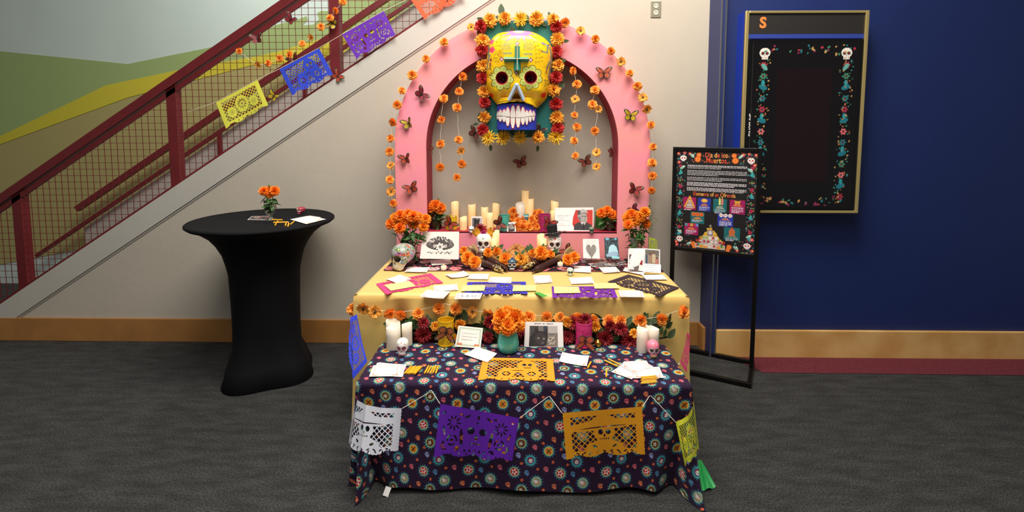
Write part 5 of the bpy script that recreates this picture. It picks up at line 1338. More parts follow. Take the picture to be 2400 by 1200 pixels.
G1 = 'pillar candles on the arch shelf'
for i, (lab, x, top, w, Y, lit) in enumerate((
    ('leftmost candle at the back of the shelf, beside the marigold jar', 1066, 473, 18, -.06, 1), ('tall candle directly behind the dog photo', 1106, 478, 18, -.05, 1), ('short candle between the yellow lantern and dog photo', 1086, 508, 17.5, -.15, 1),
    ('medium candle at the back, right of the dog photo', 1136, 484.5, 17, -.085, 1), ('front candle of the trio left of the teal lantern', 1147.5, 497, 17.5, -.15, 1), ('rear candle just left of the teal lantern', 1162.5, 477, 17, -.04, 1),
    ('broad unlit beige candle above the marigold heap', 1219.5, 475.5, 23, -.085, 0), ('tallest candle on the shelf, behind the marigold heap', 1231, 446, 17, -.035, 1), ('tall bright candle right of the teal owl', 1242, 465, 18, -.075, 1),
    ('tall candle behind the portrait print', 1300, 471, 18, -.045, 1), ('lower candle at the left edge of the portrait print', 1297, 495, 15, -.095, 1))):
    candle(lab, x, top, w, Y, SHELF, lit, G1, i)
G2 = 'pillar candles behind the bread'
for i, (lab, x, top, w, Y) in enumerate((('taller candle beside the skull with yellow ears', 1162, 541, 17.5, -.335), ('shorter front candle beside the skull with yellow ears', 1158, 558, 17, -.395),
    ('taller candle beside the top-hatted skull', 1267, 549, 17.5, -.335), ('shorter front candle beside the top-hatted skull', 1272, 560, 18.5, -.395))):
    candle(lab, x, top, w, Y, ZR, 1, G2, 20 + i)
def on_f(x, y): return atz(x, y, ZFT)
for i, (lab, x, top, w, by) in enumerate((('broad candle at the back of the left trio on the low table', 921, 750, 34, 803), ('broad front candle of the left trio on the low table', 921.5, 763, 34.5, 816), ('slim candle right of the left trio on the low table', 953.5, 757, 25, 808),
    ('rear candle of the right trio on the low table', 1511, 762, 31, 806), ('front left candle of the right trio on the low table', 1506, 769, 27, 824), ('candle behind the pink skull on the low table', 1532, 767, 26, 817))):
    candle(lab, x, top, w, on_f(x, by).y, ZFT, 0, 'pillar candles on the low front table', 30 + i)
for i, (lab, x, by) in enumerate((('tea light on the runner in front of the black and white print', 1040, 632), ('tea light beside the left corn cobs', 1121, 626), ('tea light right of the blue skull', 1222, 628), ('tea light beside the right corn husks', 1313, 624))):
    p = atz(x, by, ZR); t = thing('tea_light', lab, 'candle', loc=(p.x, p.y, ZR), group='tea lights')
    MB().lathe([(.018, 0), (.019, .003), (.019, .024), (.0175, .025), (.016, .021), (.004, .020)], 24).build('cup', mat('tea_light_plastic', '#efe6d6', .45), t, smooth=True)
    MB().lathe([(.0035, .02), (.005, .026), (.0035, .033), (.0005, .040)], 10).build('flame', mat('tea_flame', '#ffd978', .5, emit=.8, emit_col='#ffc24a'), t, smooth=True)

# ================================================================== LANTERNS
def lantern(label, x0, x1, top, by, Y, z0, col, group, seed=0, fly=None):
    R = (x1 - x0) / 2 / scale_at(Y); p = at((x0 + x1) / 2, top, Y); h = p.z - z0
    t = thing('tin_lantern', label, 'lantern', loc=(p.x, Y, z0), group=group)
    n, k = 96, 60; V, C, Fc = [], [], []
    th = np.linspace(0, 2 * PI, n + 1)[:-1]; zz = np.linspace(0, 1, k + 1)
    T, Z = np.meshgrid(th, zz); r = random.Random(seed)
    pz = Z * h + np.where(Z > .97, .0035 * np.abs(np.sin(T * 12)), 0)
    P = Paint((T * R).ravel(), (Z * h).ravel(), col)
    dark = tuple(int(col[i:i + 2], 16) * .45 / 255 for i in (1, 3, 5)); dk = '#%02x%02x%02x' % tuple(int(c * 255) for c in dark)
    step = .0085
    for i in range(int(2 * PI * R / step)):
        P.ell((i + .5) * step, h * .945, .0022, .0022, dk)
        for j in range(int(h * .7 / step)):
            if r.random() < .55: P.ell((i + .5 * (j % 2)) * step + r.uniform(-.001, .001), h * .12 + j * step, .0017, .0026, dk, r.uniform(0, 3))
    V = np.stack([R * np.cos(T), R * np.sin(T), pz], 2).reshape(-1, 3)
    i = np.arange(n * k); rr_, c = i // n, i % n; a = rr_ * n + c; b_ = rr_ * n + (c + 1) % n
    Fc = np.stack([a, b_, b_ + n, a + n], 1)
    body = obj('body', mesh('body', V, Fc, P.c), mat('painted_tin', rough=.4, attr=True), t)
    MB().lathe([(R * 1.03, 0), (R * 1.03, .006), (R, .008)], 48, True, False).build('base_rim', mat('tin_' + col[1:], col, .4), t, smooth=True)
    md = body.modifiers.new('solid', 'SOLIDIFY'); md.thickness = .0012; md.offset = -1
    if fly:
        x, y, c, rl, sz = fly; butterfly(None, x, y, Y - R - .004, rl, c, 18, sz, parent=t)
    return t
GL = 'tin lanterns on the arch shelf'
lantern('yellow tin lantern with a butterfly on the arch shelf', 1044, 1071, 507, 542, -.12, SHELF, '#e8c11c', GL, 1, (1055, 524, OR, -40, 1.0))
lantern('teal tin lantern with a butterfly on the arch shelf', 1168, 1195, 505, 548, -.165, SHELF, '#4fae9a', GL, 2, (1170, 524, '#8f4230', -62, 1.0))
lantern('magenta tin lantern with a red butterfly on the arch shelf', 1262, 1291, 503, 546, -.16, SHELF, '#b02866', GL, 3, (1288, 524, '#b5382f', -20, .95))
lantern('dark green tin lantern behind the right marigold jar', 1395, 1418, 499, 541, -.07, SHELF, '#2f6a2a', GL, 4)
lantern('yellow tin lantern with a monarch butterfly on the low table', 1026, 1064, 749, 815, on_f(1045, 806).y, ZFT, '#f0bb12', 'tin lanterns on the low front table', 5, (1046, 779, '#b5602f', 170, 1.0))
lantern('hot pink tin lantern with an orange butterfly on the low table', 1349, 1388, 754, 821, on_f(1368, 810).y, ZFT, '#d8307c', 'tin lanterns on the low front table', 6, (1372, 800, '#c25238', 175, 1.0))
butterfly('dark rust butterfly between the left marigolds and the corn', 1114, 598, -.47, -30, '#7a3a30', 20, .75, off=.0)
butterfly('orange butterfly resting beside the top-hatted skull', 1328, 588, -.36, 40, '#b5523a', 20, .95, off=.0)
butterfly('dark outlined butterfly behind the right vase of marigolds', 1484, 492, YA, 35, '#a5405a', 40, .95)

# ================================================================== SKULLS
def skull_shape(nu=80, nv=64):
    zk = [-.68, -.672, -.65, -.58, -.48, -.38, -.28, -.18, -.05, .1]
    wk = [.10, .22, .265, .285, .295, .335, .42, .475, .498, .495]          # half width
    fk = [.30, .38, .43, .47, .475, .47, .50, .545, .57, .56]                # reach to the front
    bk = [-.30, -.20, -.12, -.06, .0, .10, .28, .44, .55, .58]               # reach to the back
    z = np.concatenate([np.array([-.68, -.676, -.668]), np.linspace(-.655, .1, nv - 24), .1 + .4 * np.sin(np.linspace(0, PI / 2 - .03, 22)[1:])])
    c = np.where(z > .1, np.sqrt(np.clip(1 - ((z - .1) / .4) ** 2, 0, 1)), 1.0)
    w, f, b_ = np.interp(z, zk, wk) * c, np.interp(z, zk, fk), np.interp(z, zk, bk)
    f = np.where(z > .1, f * c, f); b_ = np.where(z > .1, b_ * c, b_)
    th = np.linspace(0, 2 * PI, nu + 1)[:-1]
    Z, T = np.meshgrid(z, th, indexing='ij'); n_ = len(z)
    ct, sn = np.cos(T), np.sin(T); sq = 1 - .14 * smooth01((-Z - .3) / .15)
    x = w[:, None] * np.sign(ct) * np.abs(ct) ** sq; mid = (b_ - f)[:, None] / 2; half = (b_ + f)[:, None] / 2
    y = mid + half * np.sign(sn) * np.abs(sn) ** sq
    front = sn < -.05
    for s in (-1, 1):
        g = np.exp(-(((x - s * .20) / .12) ** 2 + ((Z + .10) / .115) ** 2)); y = y + np.where(front, .13 * g, 0)
        ck = np.exp(-(((x - s * .33) / .09) ** 2 + ((Z + .27) / .06) ** 2)); y = y - np.where(front, .05 * ck, 0); x = x + s * .02 * ck
        br = np.exp(-(((x - s * .20) / .14) ** 2 + ((Z - .06) / .05) ** 2)); y = y - np.where(front, .025 * br, 0)
    g = np.exp(-((x / .055) ** 2 + ((Z + .33) / .07) ** 2)); y = y + np.where(front, .07 * g, 0)
    g = np.exp(-((x / .2) ** 2 + ((Z + .53) / .07) ** 2)); y = y - np.where(front, .035 * g, 0)
    V = np.stack([x, y, Z + .68], 2).reshape(-1, 3)
    i = np.arange(nu * (n_ - 1)); r, c_ = i // nu, i % nu; a = r * nu + c_; q = r * nu + (c_ + 1) % nu
    Fc = [tuple(k) for k in np.stack([a, q, q + nu, a + nu], 1).tolist()]
    Fc += [tuple(range(nu - 1, -1, -1)), tuple((n_ - 1) * nu + j for j in range(nu))]
    return V, Fc
SKV, SKF = skull_shape()
def skull(label, px, by, zs, wpx, base='#f2efe8', eye='#1c171b', ring=None, teeth='#2a2226', decor=(), rotz=0.0, group='sugar skulls', Y=None, tall=1.0, tooth_bg=None, floral=0, seed=0, nose=None):
    p = atz(px, by, zs) if Y is None else at(px, by, Y); p.z = zs
    w = wpx / scale_at(p.y)
    if Y is None: p.y += w * .45
    P = Paint(SKV[:, 0], SKV[:, 2], base); fr = SKV[:, 1] < .02; r = random.Random(seed)
    keep = P.c.copy(); ez = .58
    for s in (-1, 1):
        if ring: P.flower(s * .205, ez, .215, 9, ring, depth=.16)
        P.ell(s * .20, ez, .135 if not floral else .165, .135 if not floral else .165, eye)
        if ring: P.ell(s * .2, ez, .045, .045, '#8a5a48')
    P.poly([(-.065, .30), (.065, .30), (0, .43)], nose or '#1c171b')
    if tooth_bg: P.rect(-.22, .08, .22, .22, tooth_bg)
    for k in range(-4, 5): P.line([(k * .05, .085), (k * .05, .215)], .014, teeth)
    P.line([(-.23, .15), (.23, .15)], .016, teeth)
    for (kind, x, z, sz, c) in decor:
        if kind == 'f': P.flower(x, z, sz, 6, c, '#f6e08a', .5)
        elif kind == 'd': P.ell(x, z, sz, sz, c)
        elif kind == 'h':
            P.ell(x - sz * .4, z, sz * .5, sz * .5, c); P.ell(x + sz * .4, z, sz * .5, sz * .5, c); P.poly([(x - sz * .85, z - .2 * sz), (x + sz * .85, z - .2 * sz), (x, z - sz * 1.2)], c)
        elif kind == 'l': P.line([(x, z), (x + sz, z + abs(sz) * .5), (x + sz * 1.6, z)], .022, c)
    P.c[~fr] = keep[~fr]
    if floral:
        cols = ['#5fa8d9', '#b53a48', '#5a8a4a', '#d06aa8', '#3a5f8a', '#c9602f', '#c98ab8', '#3f7a5a']
        A = np.arctan2(SKV[:, 1], SKV[:, 0]); Zz = SKV[:, 2]
        Q = Paint(A, Zz / .5, '#9aa39a')
        for i in range(150): Q.ell(r.uniform(-3.2, 3.2), r.uniform(.4, 2.4), r.uniform(.06, .13), r.uniform(.03, .07), r.choice(['#2f4a2f', '#4a6a4a', '#d9d2c0', '#29323a', '#7f8f78']), r.uniform(0, 3))
        for i in range(95): Q.flower(r.uniform(-3.2, 3.2), r.uniform(.5, 2.35), r.uniform(.12, .22), r.choice([5, 6, 8]), r.choice(cols), r.choice(['#f0e0a0', '#8a2a3a']), .4, r.uniform(0, 3))
        m = (Zz > .62) | (~fr) | (np.abs(SKV[:, 0]) > .33); eyes = (np.hypot(np.abs(SKV[:, 0]) - .2, Zz - ez) < .15) & fr
        m &= ~eyes; P.c[m] = Q.c[m]
    t = thing('sugar_skull', label, 'skull', loc=p, rot=(0, 0, rotz), group=group)
    obj('skull', mesh('skull', SKV * np.array([w, w, w * tall]), SKF, P.c), mat('skull_glaze', rough=.35, attr=True), t)
    t['w'] = w
    return t, w
WH = '#f1eee8'
D1 = [('f', 0, 1.0, .075, '#c2455a'), ('l', .14, .9, .1, '#6a9a7a'), ('l', -.14, .9, -.1, '#6a9a7a'), ('d', .3, .85, .03, '#c2455a'), ('d', -.3, .85, .03, '#c2455a'), ('d', 0, .8, .025, '#c2455a')]
skull('small white sugar skull with pink eyes on the left of the low table', 941, 836, ZFT, 30, WH, '#8a4a58', '#c9a0a8', '#c27a84', D1, group='sugar skulls on the low table', tooth_bg='#d9a0a4', tall=1.16)
skull('small pink sugar skull on the right of the low table', 1533, 841, ZFT, 30, '#e08298', '#3a3a40', '#c9c0c0', '#6a7a3a', [('f', 0, 1.0, .07, '#d9485e'), ('d', .25, .9, .03, '#d9485e'), ('d', -.25, .9, .03, '#d9485e'), ('d', .32, .42, .05, '#d9485e'), ('d', -.32, .42, .05, '#d9485e')], group='sugar skulls on the low table', tooth_bg='#b8a860', tall=1.16)
t_, w = skull('flower-covered sugar skull facing left at the left end of the runner', 940, 636, ZR, 54, '#d9d2c2', '#161315', None, '#8a8070', [], rotz=math.radians(-42), floral=1, group=None, tall=.98, seed=3)
skull('blue-rimmed sugar skull in the middle of the runner', 1200, 634, ZR, 27, '#33486a', '#2a1418', '#e9ece8', '#33486a', [('f', 0, .98, .09, '#5f9a7a'), ('d', .2, .95, .05, '#5f9a7a'), ('d', -.2, .95, .05, '#5f9a7a')], group='sugar skulls on the altar', tooth_bg='#f0ece4', tall=.88)
skull('little green and white sugar skull at the edge of the runner', 1337, 647, ZBT, 16, '#dfe6da', '#14201c', '#3f7a5f', '#22382f', [('f', 0, 1.0, .1, '#3f7a5f'), ('d', .25, .95, .06, '#3f7a5f'), ('d', -.25, .95, .06, '#3f7a5f')], group='sugar skulls on the altar', tall=.98)
skull('tiny dark green sugar skull at the corner of the portrait print', 1387, 547, SHELF, 12.5, '#6f8a76', '#10181a', '#2f4a44', '#1a2a26', [('f', 0, 1.0, .1, '#22382f')], group='tiny skulls on the shelf')
skull('tiny white sugar skull in front of the dog photo', 1104, 546, SHELF, 13, '#f2f0ea', '#14100f', None, '#14100f', [], group='tiny skulls on the shelf')
t_, w = skull('small dark red sugar skull on the black cocktail table', 702, 503, ZC, 19, '#96303f', '#f0e6e0', '#c9909a', '#e6d6d0', [('f', 0, .9, .16, '#a8bda0'), ('d', .25, .85, .12, '#9c2a3c'), ('d', -.25, .85, .12, '#9c2a3c'), ('d', 0, .3, .1, '#9c2a3c')], rotz=math.radians(-30), group=None, tall=.80)
# teal owl figure on the marigold heap
p = at(1233, 514, -.105)
ow = thing('owl_figurine', 'small teal owl figurine on top of the marigold heap', 'figurine', loc=(p.x, p.y, p.z - .012))
MB().lathe([(.014, 0), (.021, .012), (.022, .03), (.019, .043), (.008, .05)], 20).build('body', mat('teal_ceramic', '#3f8f96', .35, var=.15, vscale=60), ow, smooth=True)
for s in (-1, 1):
    e = MB().ball((s * .009, -.018, .033), (.0085, .005, .0085), 12, 8).build('eye', mat('owl_eye', '#d9e6e2', .4), ow, smooth=True); MB().ball((s * .009, -.023, .033), .004, 8, 6).build('pupil', mat('owl_pupil', '#1d2a3a', .3), e, smooth=True)
    MB().lathe([(.007, 0), (.0005, .014)], 8).build('ear', mat('owl_ear', '#2f6f80', .4), ow, loc=(s * .013, 0, .043))
MB().lathe([(.003, 0), (.0003, .007)], 6).build('beak', mat('owl_beak', '#d9a23a', .4), ow, loc=(0, -.019, .027), rot=(2.6, 0, 0))
# skull with yellow ears
t_, w = skull('white sugar skull with yellow petal ears among the left marigolds', 1134, 606, ZR + .062, 37, WH, '#2c1c1c', '#f1eee8', '#55484a', [('f', 0, .93, .09, '#5a8a80'), ('d', .3, .35, .04, '#55484a'), ('d', -.3, .35, .04, '#55484a')], group=None, Y=-.345, tall=1.1)
bevel(MB().box((-.04, -.04, -.062), (.04, .04, .004)).build('plinth', mat('dark_plinth', '#3a2020', .8), t_), .004)
for s in (-1, 1):
    o = obj('petal_ear', leaf_mesh(.062, .045, '#c98a14', '#e8b02a', 3, -.2), PETAL, t_, (s * w * .34, -.01, w * 1.10), (math.radians(80), math.radians(s * 14), 0))
    obj('petal_ear', o.data, PETAL, t_, (s * w * .42, .0, w * 1.05), (math.radians(95), math.radians(s * 34), 0), .9)
obj('silk_flower', SILK_D[0], mat('magenta_petal', '#a8246a', .6), t_, (0, -.02, w * 1.28), petal_rot((0, -1, .5)), .42)
# skull with top hat
t_, w = skull('white sugar skull wearing a black top hat among the right marigolds', 1299, 606, ZR + .062, 35, WH, '#2c1c1e', '#f1eee8', '#55484a', [('h', 0, .95, .09, '#d9442a'), ('l', .16, .86, .12, '#4a4446'), ('l', -.16, .86, -.12, '#4a4446')], group=None, Y=-.345, tall=1.1)
bevel(MB().box((-.04, -.04, -.062), (.04, .04, .004)).build('plinth', mat('dark_plinth', '#3a2020', .8), t_), .004)
FELT = mat('black_felt', '#121113', .85, bump=.2, bscale=200)
hat = MB().lathe([(.056, .0), (.058, .003), (.056, .006), (.036, .007), (.034, .02), (.037, .066), (.036, .070), (.002, .071)], 32).build('top_hat', FELT, t_, loc=(-.012, -.012, w * 1.24), rot=(-.05, -.12, 0), smooth=False)
hb_ = MB().lathe([(.0352, .010), (.0358, .020)], 32, False, False).build('hat_band', mat('hat_band', '#3a3638', .6), hat, smooth=True)
for k in range(12):
    a = k * PI / 6; MB().ball((.0362 * math.cos(a), .0362 * math.sin(a), .015), .0024, 6, 4).build('stud', mat('hat_stud', '#d9d6d0', .4), hb_)

# ================================================================== GLASS VASES WITH MARIGOLDS
GLASS = mat('clear_glass', '#eef5ef', 0.03, trans=1.0, ior=1.45)
GLASS_G = mat('green_tinted_glass', '#cfe2cf', 0.05, trans=1.0, ior=1.45)
WATER = mat('water', '#dfe8dc', 0.02, trans=1.0, ior=1.33)
STEM = mat('green_stem', '#4a7a34', 0.6)
def vase(label, px, Y, z0, prof, group, m=GLASS, name='glass_vase', th=.0025, flute=0, n=40):
    p = at(px, 500, Y); t = thing(name, label, 'vase', loc=(p.x, Y, z0), group=group)
    outer = prof; inner = [(max(.002, r - th), z + (th * 1.6 if i == 0 else 0)) for i, (r, z) in enumerate(prof)][::-1]
    wob = (lambda i, a: (.0016 * math.cos(flute * a) if flute and i < len(prof) else 0, 0)) if flute else None
    MB().lathe(outer + inner, n, True, True, wob).build('glass', m, t, smooth=True)
    return t
def marigold(label, group, px, py, Y, foot, scale=1.0, meshes=FRESH, seed=0, toward=None, leaves=1):
    r = random.Random(seed); p = at(px, py, Y); d = toward or (r.uniform(-.3, .3), -.75, .55 + r.uniform(-.3, .3))
    t = thing('marigold', label, 'flower', loc=p, group=group)
    obj('blossom', r.choice(meshes), PETAL, t, (0, 0, 0), petal_rot(d, r.uniform(0, 6)), scale)
    f = Vector(foot) - p
    MB().tube([(0, 0, 0), f * .35 + Vector((0, .0, .012)), f * .7, f], .0022, 6).build('stem', STEM, t, smooth=True)
    for k in range(leaves):
        q = f * r.uniform(.25, .9); o = obj('leaf', r.choice(LEAF_S), PETAL, t, q, (r.uniform(-1, 1), r.uniform(-1, 1), r.uniform(0, 6)), r.uniform(.8, 1.25))
    return t
def bud(label, group, px, py, Y, foot, parent_group=None):
    p = at(px, py, Y); t = thing('marigold_bud', label, 'flower bud', loc=p, group=group); f = Vector(foot) - p
    MB().lathe([(.002, -.012), (.007, -.004), (.0075, .006), (.004, .012), (.001, .014)], 12).build('bud', mat('green_bud', '#5f6a2c', .6), t, smooth=True)
    MB().tube([(0, 0, -.008), f * .5, f], .0018, 6).build('stem', STEM, t, smooth=True)
ORD = ['leftmost', 'second', 'third', 'fourth', 'fifth', 'sixth', 'seventh', 'eighth', 'ninth', 'tenth', 'eleventh', 'twelfth']
def nth(i, n, what, rest): return f'{ORD[0]} {what} {rest}' if i == 0 else (f'rightmost {what} {rest}' if i == n - 1 else f'{ORD[i]} {what} from the left {rest}')
def bouquet(where, px, Y, z0, spots, scale, zfoot, seed, spread=.018, meshes=FRESH, leaves=2):
    g = 'marigolds in ' + where; c = at(px, 500, Y)
    for i, (x, y) in enumerate(sorted(spots)):
        r = random.Random(seed + i); foot = (c.x + r.uniform(-spread, spread), Y + r.uniform(-spread, spread), z0 + zfoot)
        marigold(nth(i, len(spots), 'orange marigold', 'in ' + where.replace('the curved vase behind the flowered skull', 'the vase behind the flowered skull').replace('the fluted vase at the right leg of the arch', 'the fluted vase').replace('the jar at the left end of the shelf', 'the left shelf jar').replace('the jar at the right end of the shelf', 'the right shelf jar')), g, x, y, Y - .03 + r.uniform(-.025, .03), foot, scale * r.uniform(.92, 1.08), meshes, seed + i, leaves=leaves)
ZL = ZR
vase('clear curved vase of marigolds behind the flowered skull', 961, -.415, ZL, [(.040, 0), (.046, .006), (.056, .05), (.052, .085), (.036, .125), (.034, .15), (.044, .185), (.050, .20)], 'flower vases')
bouquet('the curved vase behind the flowered skull', 961, -.415, ZL, [(916, 524), (937, 534), (969, 524), (938, 505), (948, 515), (957, 503), (980, 509), (998, 513), (992, 531), (927, 512), (968, 506)], 1.0, .03, 100, .02, FRESH + FRESHY, 9)
vase('fluted clear vase of marigolds at the right leg of the arch', 1492, -.40, ZL, [(.026, 0), (.028, .006), (.030, .05), (.042, .13), (.054, .185), (.056, .19)], 'flower vases', flute=10, n=60)
bouquet('the fluted vase at the right leg of the arch', 1492, -.40, ZL, [(1471, 511), (1480, 502), (1473, 526), (1492, 507), (1502, 508), (1512, 497), (1514, 524), (1488, 518)], .95, .03, 130, .016, FRESH + FRESHY, 10)
vase('glass jar of marigolds at the left end of the arch shelf', 1021, -.11, SHELF, [(.040, 0), (.044, .005), (.044, .085), (.036, .105), (.036, .118)], 'marigold jars on the shelf', GLASS_G, 'glass_jar')
bouquet('the jar at the left end of the shelf', 1021, -.11, SHELF, [(1010, 487), (1032, 488), (1021, 481), (1017, 494)], 1.08, .02, 150, .02, FRESH, 9)
vase('glass jar of marigolds at the right end of the arch shelf', 1430, -.15, SHELF, [(.036, 0), (.039, .005), (.040, .07), (.033, .088), (.034, .10)], 'marigold jars on the shelf', GLASS, 'glass_jar')
bouquet('the jar at the right end of the shelf', 1430, -.15, SHELF, [(1410, 499), (1436, 503), (1424, 494)], 1.0, .02, 160, .016, FRESH, 9)
cs = at(1430, 500, -.15); bud('marigold bud leaning right from the right shelf jar', 'marigold buds', 1453, 492, -.17, (cs.x, -.15, SHELF + .06)); bud('upright marigold bud in the right shelf jar', 'marigold buds', 1422, 486, -.15, (cs.x, -.15, SHELF + .06))
cs = at(1021, 500, -.11); bud('marigold bud above the left shelf jar', 'marigold buds', 1027, 468, -.11, (cs.x, -.11, SHELF + .06))
cs = at(1492, 500, -.40); bud('tall marigold bud above the fluted vase', 'marigold buds', 1522, 482, -.40, (cs.x, -.40, ZL + .15))
sp_ = thing('leafy_sprig', 'feathery green sprig leaning right out of the fluted vase', 'sprig', loc=(cs.x, -.40, ZL + .16))
rl = random.Random(44)
for (x, y) in ((1532, 500), (1542, 516), (1528, 515), (1522, 540)):
    e = at(x, y, -.42) - Vector((cs.x, -.40, ZL + .16)); MB().tube([(0, 0, 0), e * .5 + Vector((0, 0, .015)), e], .0013, 5).build('stem', STEM, sp_, smooth=True)
    for k in range(6): obj('leaf', LEAF_S[k % 2], PETAL, sp_, e * (.45 + k * .11), (rl.uniform(-.6, .6) + 1.2, rl.uniform(-1, 1), rl.uniform(-2, 2)), (.4, .55, .5))
vase('footed glass goblet of marigolds on the black cocktail table', 634, CTY - .04, ZC, [(.034, 0), (.035, .004), (.012, .012), (.010, .028), (.020, .036), (.028, .045), (.034, .075), (.039, .118), (.041, .130)], None, GLASS, 'glass_goblet', .0022, 8, 48)
bouquet('the goblet on the cocktail table', 634, CTY - .04, ZC, [(618, 447), (630, 446), (643, 447), (633, 452)], .86, .05, 170, .010, FRESH, 5)
cs = at(634, 500, CTY - .04); bud('marigold bud above the goblet', 'marigold buds', 631, 437, CTY - .04, (cs.x, CTY - .04, ZC + .08))
# teal pitcher with big blossoms
YPt = on_f(1191, 822).y
p = at(1191, 800, YPt); k_ = 1 / scale_at(YPt)
pit = thing('ceramic_vase', 'glossy turquoise ceramic vase of orange blossoms on the low table', 'vase', loc=(p.x, YPt, ZFT))
prof = [(19 * k_, 0), (23 * k_, 2 * k_), (25.5 * k_, 12 * k_), (26 * k_, 22 * k_), (23.5 * k_, 38 * k_), (19.5 * k_, 50 * k_), (18 * k_, 57 * k_), (19.5 * k_, 63 * k_), (20.5 * k_, 65 * k_), (18 * k_, 64 * k_), (16 * k_, 55 * k_), (18 * k_, 40 * k_)]
MB().lathe(prof, 48, True, True).build('body', mat('turquoise_glaze', '#4fb5a6', .18, var=.04, vscale=20), pit, smooth=True)
for i, (x, y, s, dy) in enumerate(sorted(((1176, 746, .72, 0), (1208, 748, .72, 0), (1190, 738, .70, .04), (1190, 763, .66, -.03), (1170, 766, .45, -.01), (1216, 763, .45, .01)))):
    marigold(nth(i, 6, 'orange blossom', 'in the turquoise vase'), 'blossoms in the turquoise vase', x, y, YPt - .01 + dy, (p.x, YPt, ZFT + .06), s, BIGM, 200 + i, leaves=1)

# ================================================================== SHELF HEAP, LOOSE FLOWERS
r = random.Random(77)
p0 = at(1230, 546, -.15)
hp = thing('marigold_garland', 'heaped orange marigold garland in the middle of the arch shelf', 'garland', loc=(p0.x, -.15, SHELF))
for i, (x, y, Y) in enumerate([(1203, 497, -.10), (1200, 512, -.11), (1213, 520, -.13), (1205, 528, -.16), (1216, 538, -.18), (1228, 524, -.14), (1226, 541, -.19), (1238, 532, -.16), (1240, 543, -.19), (1250, 524, -.13), (1252, 538, -.17), (1258, 512, -.10), (1264, 501, -.09), (1256, 502, -.08), (1260, 527, -.14), (1212, 507, -.10), (1222, 530, -.15), (1246, 515, -.12), (1210, 541, -.185), (1233, 517, -.11), (1259, 541, -.18), (1222, 513, -.11)]):
    q = at(x, y, Y); q.z = max(q.z, SHELF + .027); obj('flower', CREPE[i % 4], PETAL, hp, q - Vector((p0.x, -.15, SHELF)), petal_rot((r.uniform(-.5, .5), -1, r.uniform(-.2, .7)), r.uniform(0, 6)), r.uniform(.85, 1.1))
def loose(label, cat, px, py, Y, me_, s, group, zs, leaf=0):
    p = at(px, py, Y); R = .04 * s
    t = thing('flower_head', label, cat, loc=(p.x, Y, max(p.z, zs + R * .35)), group=group)
    rr = random.Random(px); obj('blossom', me_, PETAL, t, (0, 0, 0), petal_rot((rr.uniform(-.4, .4), -1, .6), rr.uniform(0, 6)), s)
    for k in range(leaf):
        o = obj('leaf', LEAF_G[k % 2], PETAL, t); o.matrix_local = Matrix.Translation((0, -.004, 0)) @ Matrix.Rotation(rr.uniform(-1.7, 1.7), 4, 'Y') @ Matrix.Rotation(PI / 2 - .25, 4, 'X') @ Matrix.Scale(.95, 4)
loose('dark red silk bloom beside the tiny white skull on the shelf', 'flower', 1126, 538, -.19, SILK_D[0], .9, None, SHELF)
GM = 'loose silk marigolds around the bread'
for i, (lab, x, y, Y, me_, s, lf) in enumerate((
    ('silk marigold at the far left of the runner group', 1096, 604, -.55, BIGM[0], .62, 1), ('silk marigold in front of the left butterfly', 1112, 613, -.585, BIGM[1], .56, 0), ('silk marigold behind the left husks', 1088, 588, -.42, BIGM[2], .45, 0),
    ('silk marigold under the yellow-eared skull', 1144, 592, -.44, BIGM[1], .46, 1), ('silk marigold left of the bread', 1164, 588, -.43, BIGM[0], .44, 2), ('silk marigold in front of the bread, left of the blue skull', 1184, 606, -.56, BIGM[2], .58, 2),
    ('golden silk marigold directly right of the blue skull', 1221, 606, -.56, SILK_O[0], 1.0, 2), ('silk marigold at the right side of the bread', 1249, 592, -.46, BIGM[0], .44, 3), ('largest silk marigold right of the bread', 1268, 592, -.50, BIGM[1], .66, 2),
    ('silk marigold under the top-hatted skull', 1291, 596, -.42, BIGM[2], .4, 1), ('silk marigold at the right husks', 1331, 608, -.56, BIGM[1], .52, 0), ('silk marigold at the far right of the runner group', 1346, 602, -.54, BIGM[0], .50, 0))):
    loose(lab, 'flower', x, y, Y, me_, s, GM, ZR, lf)

# ---- bread of the dead
p = at(1211, 590, -.45)
br_ = thing('sweet_bread', 'round golden sugared sweet bread with crossed dough knobs', 'bread', loc=(p.x, -.43, ZR))
CR = mat('bread_crust', '#9a5a26', .6, color2='#bd8444', vscale=22, bump=.6, bscale=60)
def dome(rx, rz, nu=40, nv=14):
    V = []; rr = random.Random(2)
    for i in range(nv + 1):
        t = PI / 2 * i / nv
        for j in range(nu): a = 2 * PI * j / nu; k = 1 + .03 * math.sin(5 * a + 3 * t) + .02 * math.sin(9 * a); V.append((rx * math.cos(t) * math.cos(a) * k, rx * math.cos(t) * math.sin(a) * k, rz * math.sin(t) * (1 + .03 * math.sin(4 * a))))
    return V, [(i * nu + j, i * nu + (j + 1) % nu, (i + 1) * nu + (j + 1) % nu, (i + 1) * nu + j) for i in range(nv) for j in range(nu)]
V, Fc = dome(.110, .118); obj('loaf', mesh('loaf', V, Fc), CR, br_)
for k in range(4):
    a = k * PI / 2 + .5; L_ = []
    for q in range(7):
        t = .15 + q * .19; L_.append((.108 * math.cos(a) * math.sin(t), .108 * math.sin(a) * math.sin(t), .118 * math.cos(t)))
    MB().tube(L_, [.024, .015, .014, .021, .015, .016, .022], 12).build('dough_bone', CR, br_, smooth=True)
MB().ball((0, 0, .122), (.026, .026, .018), 16, 10).build('dough_knob', CR, br_, smooth=True)
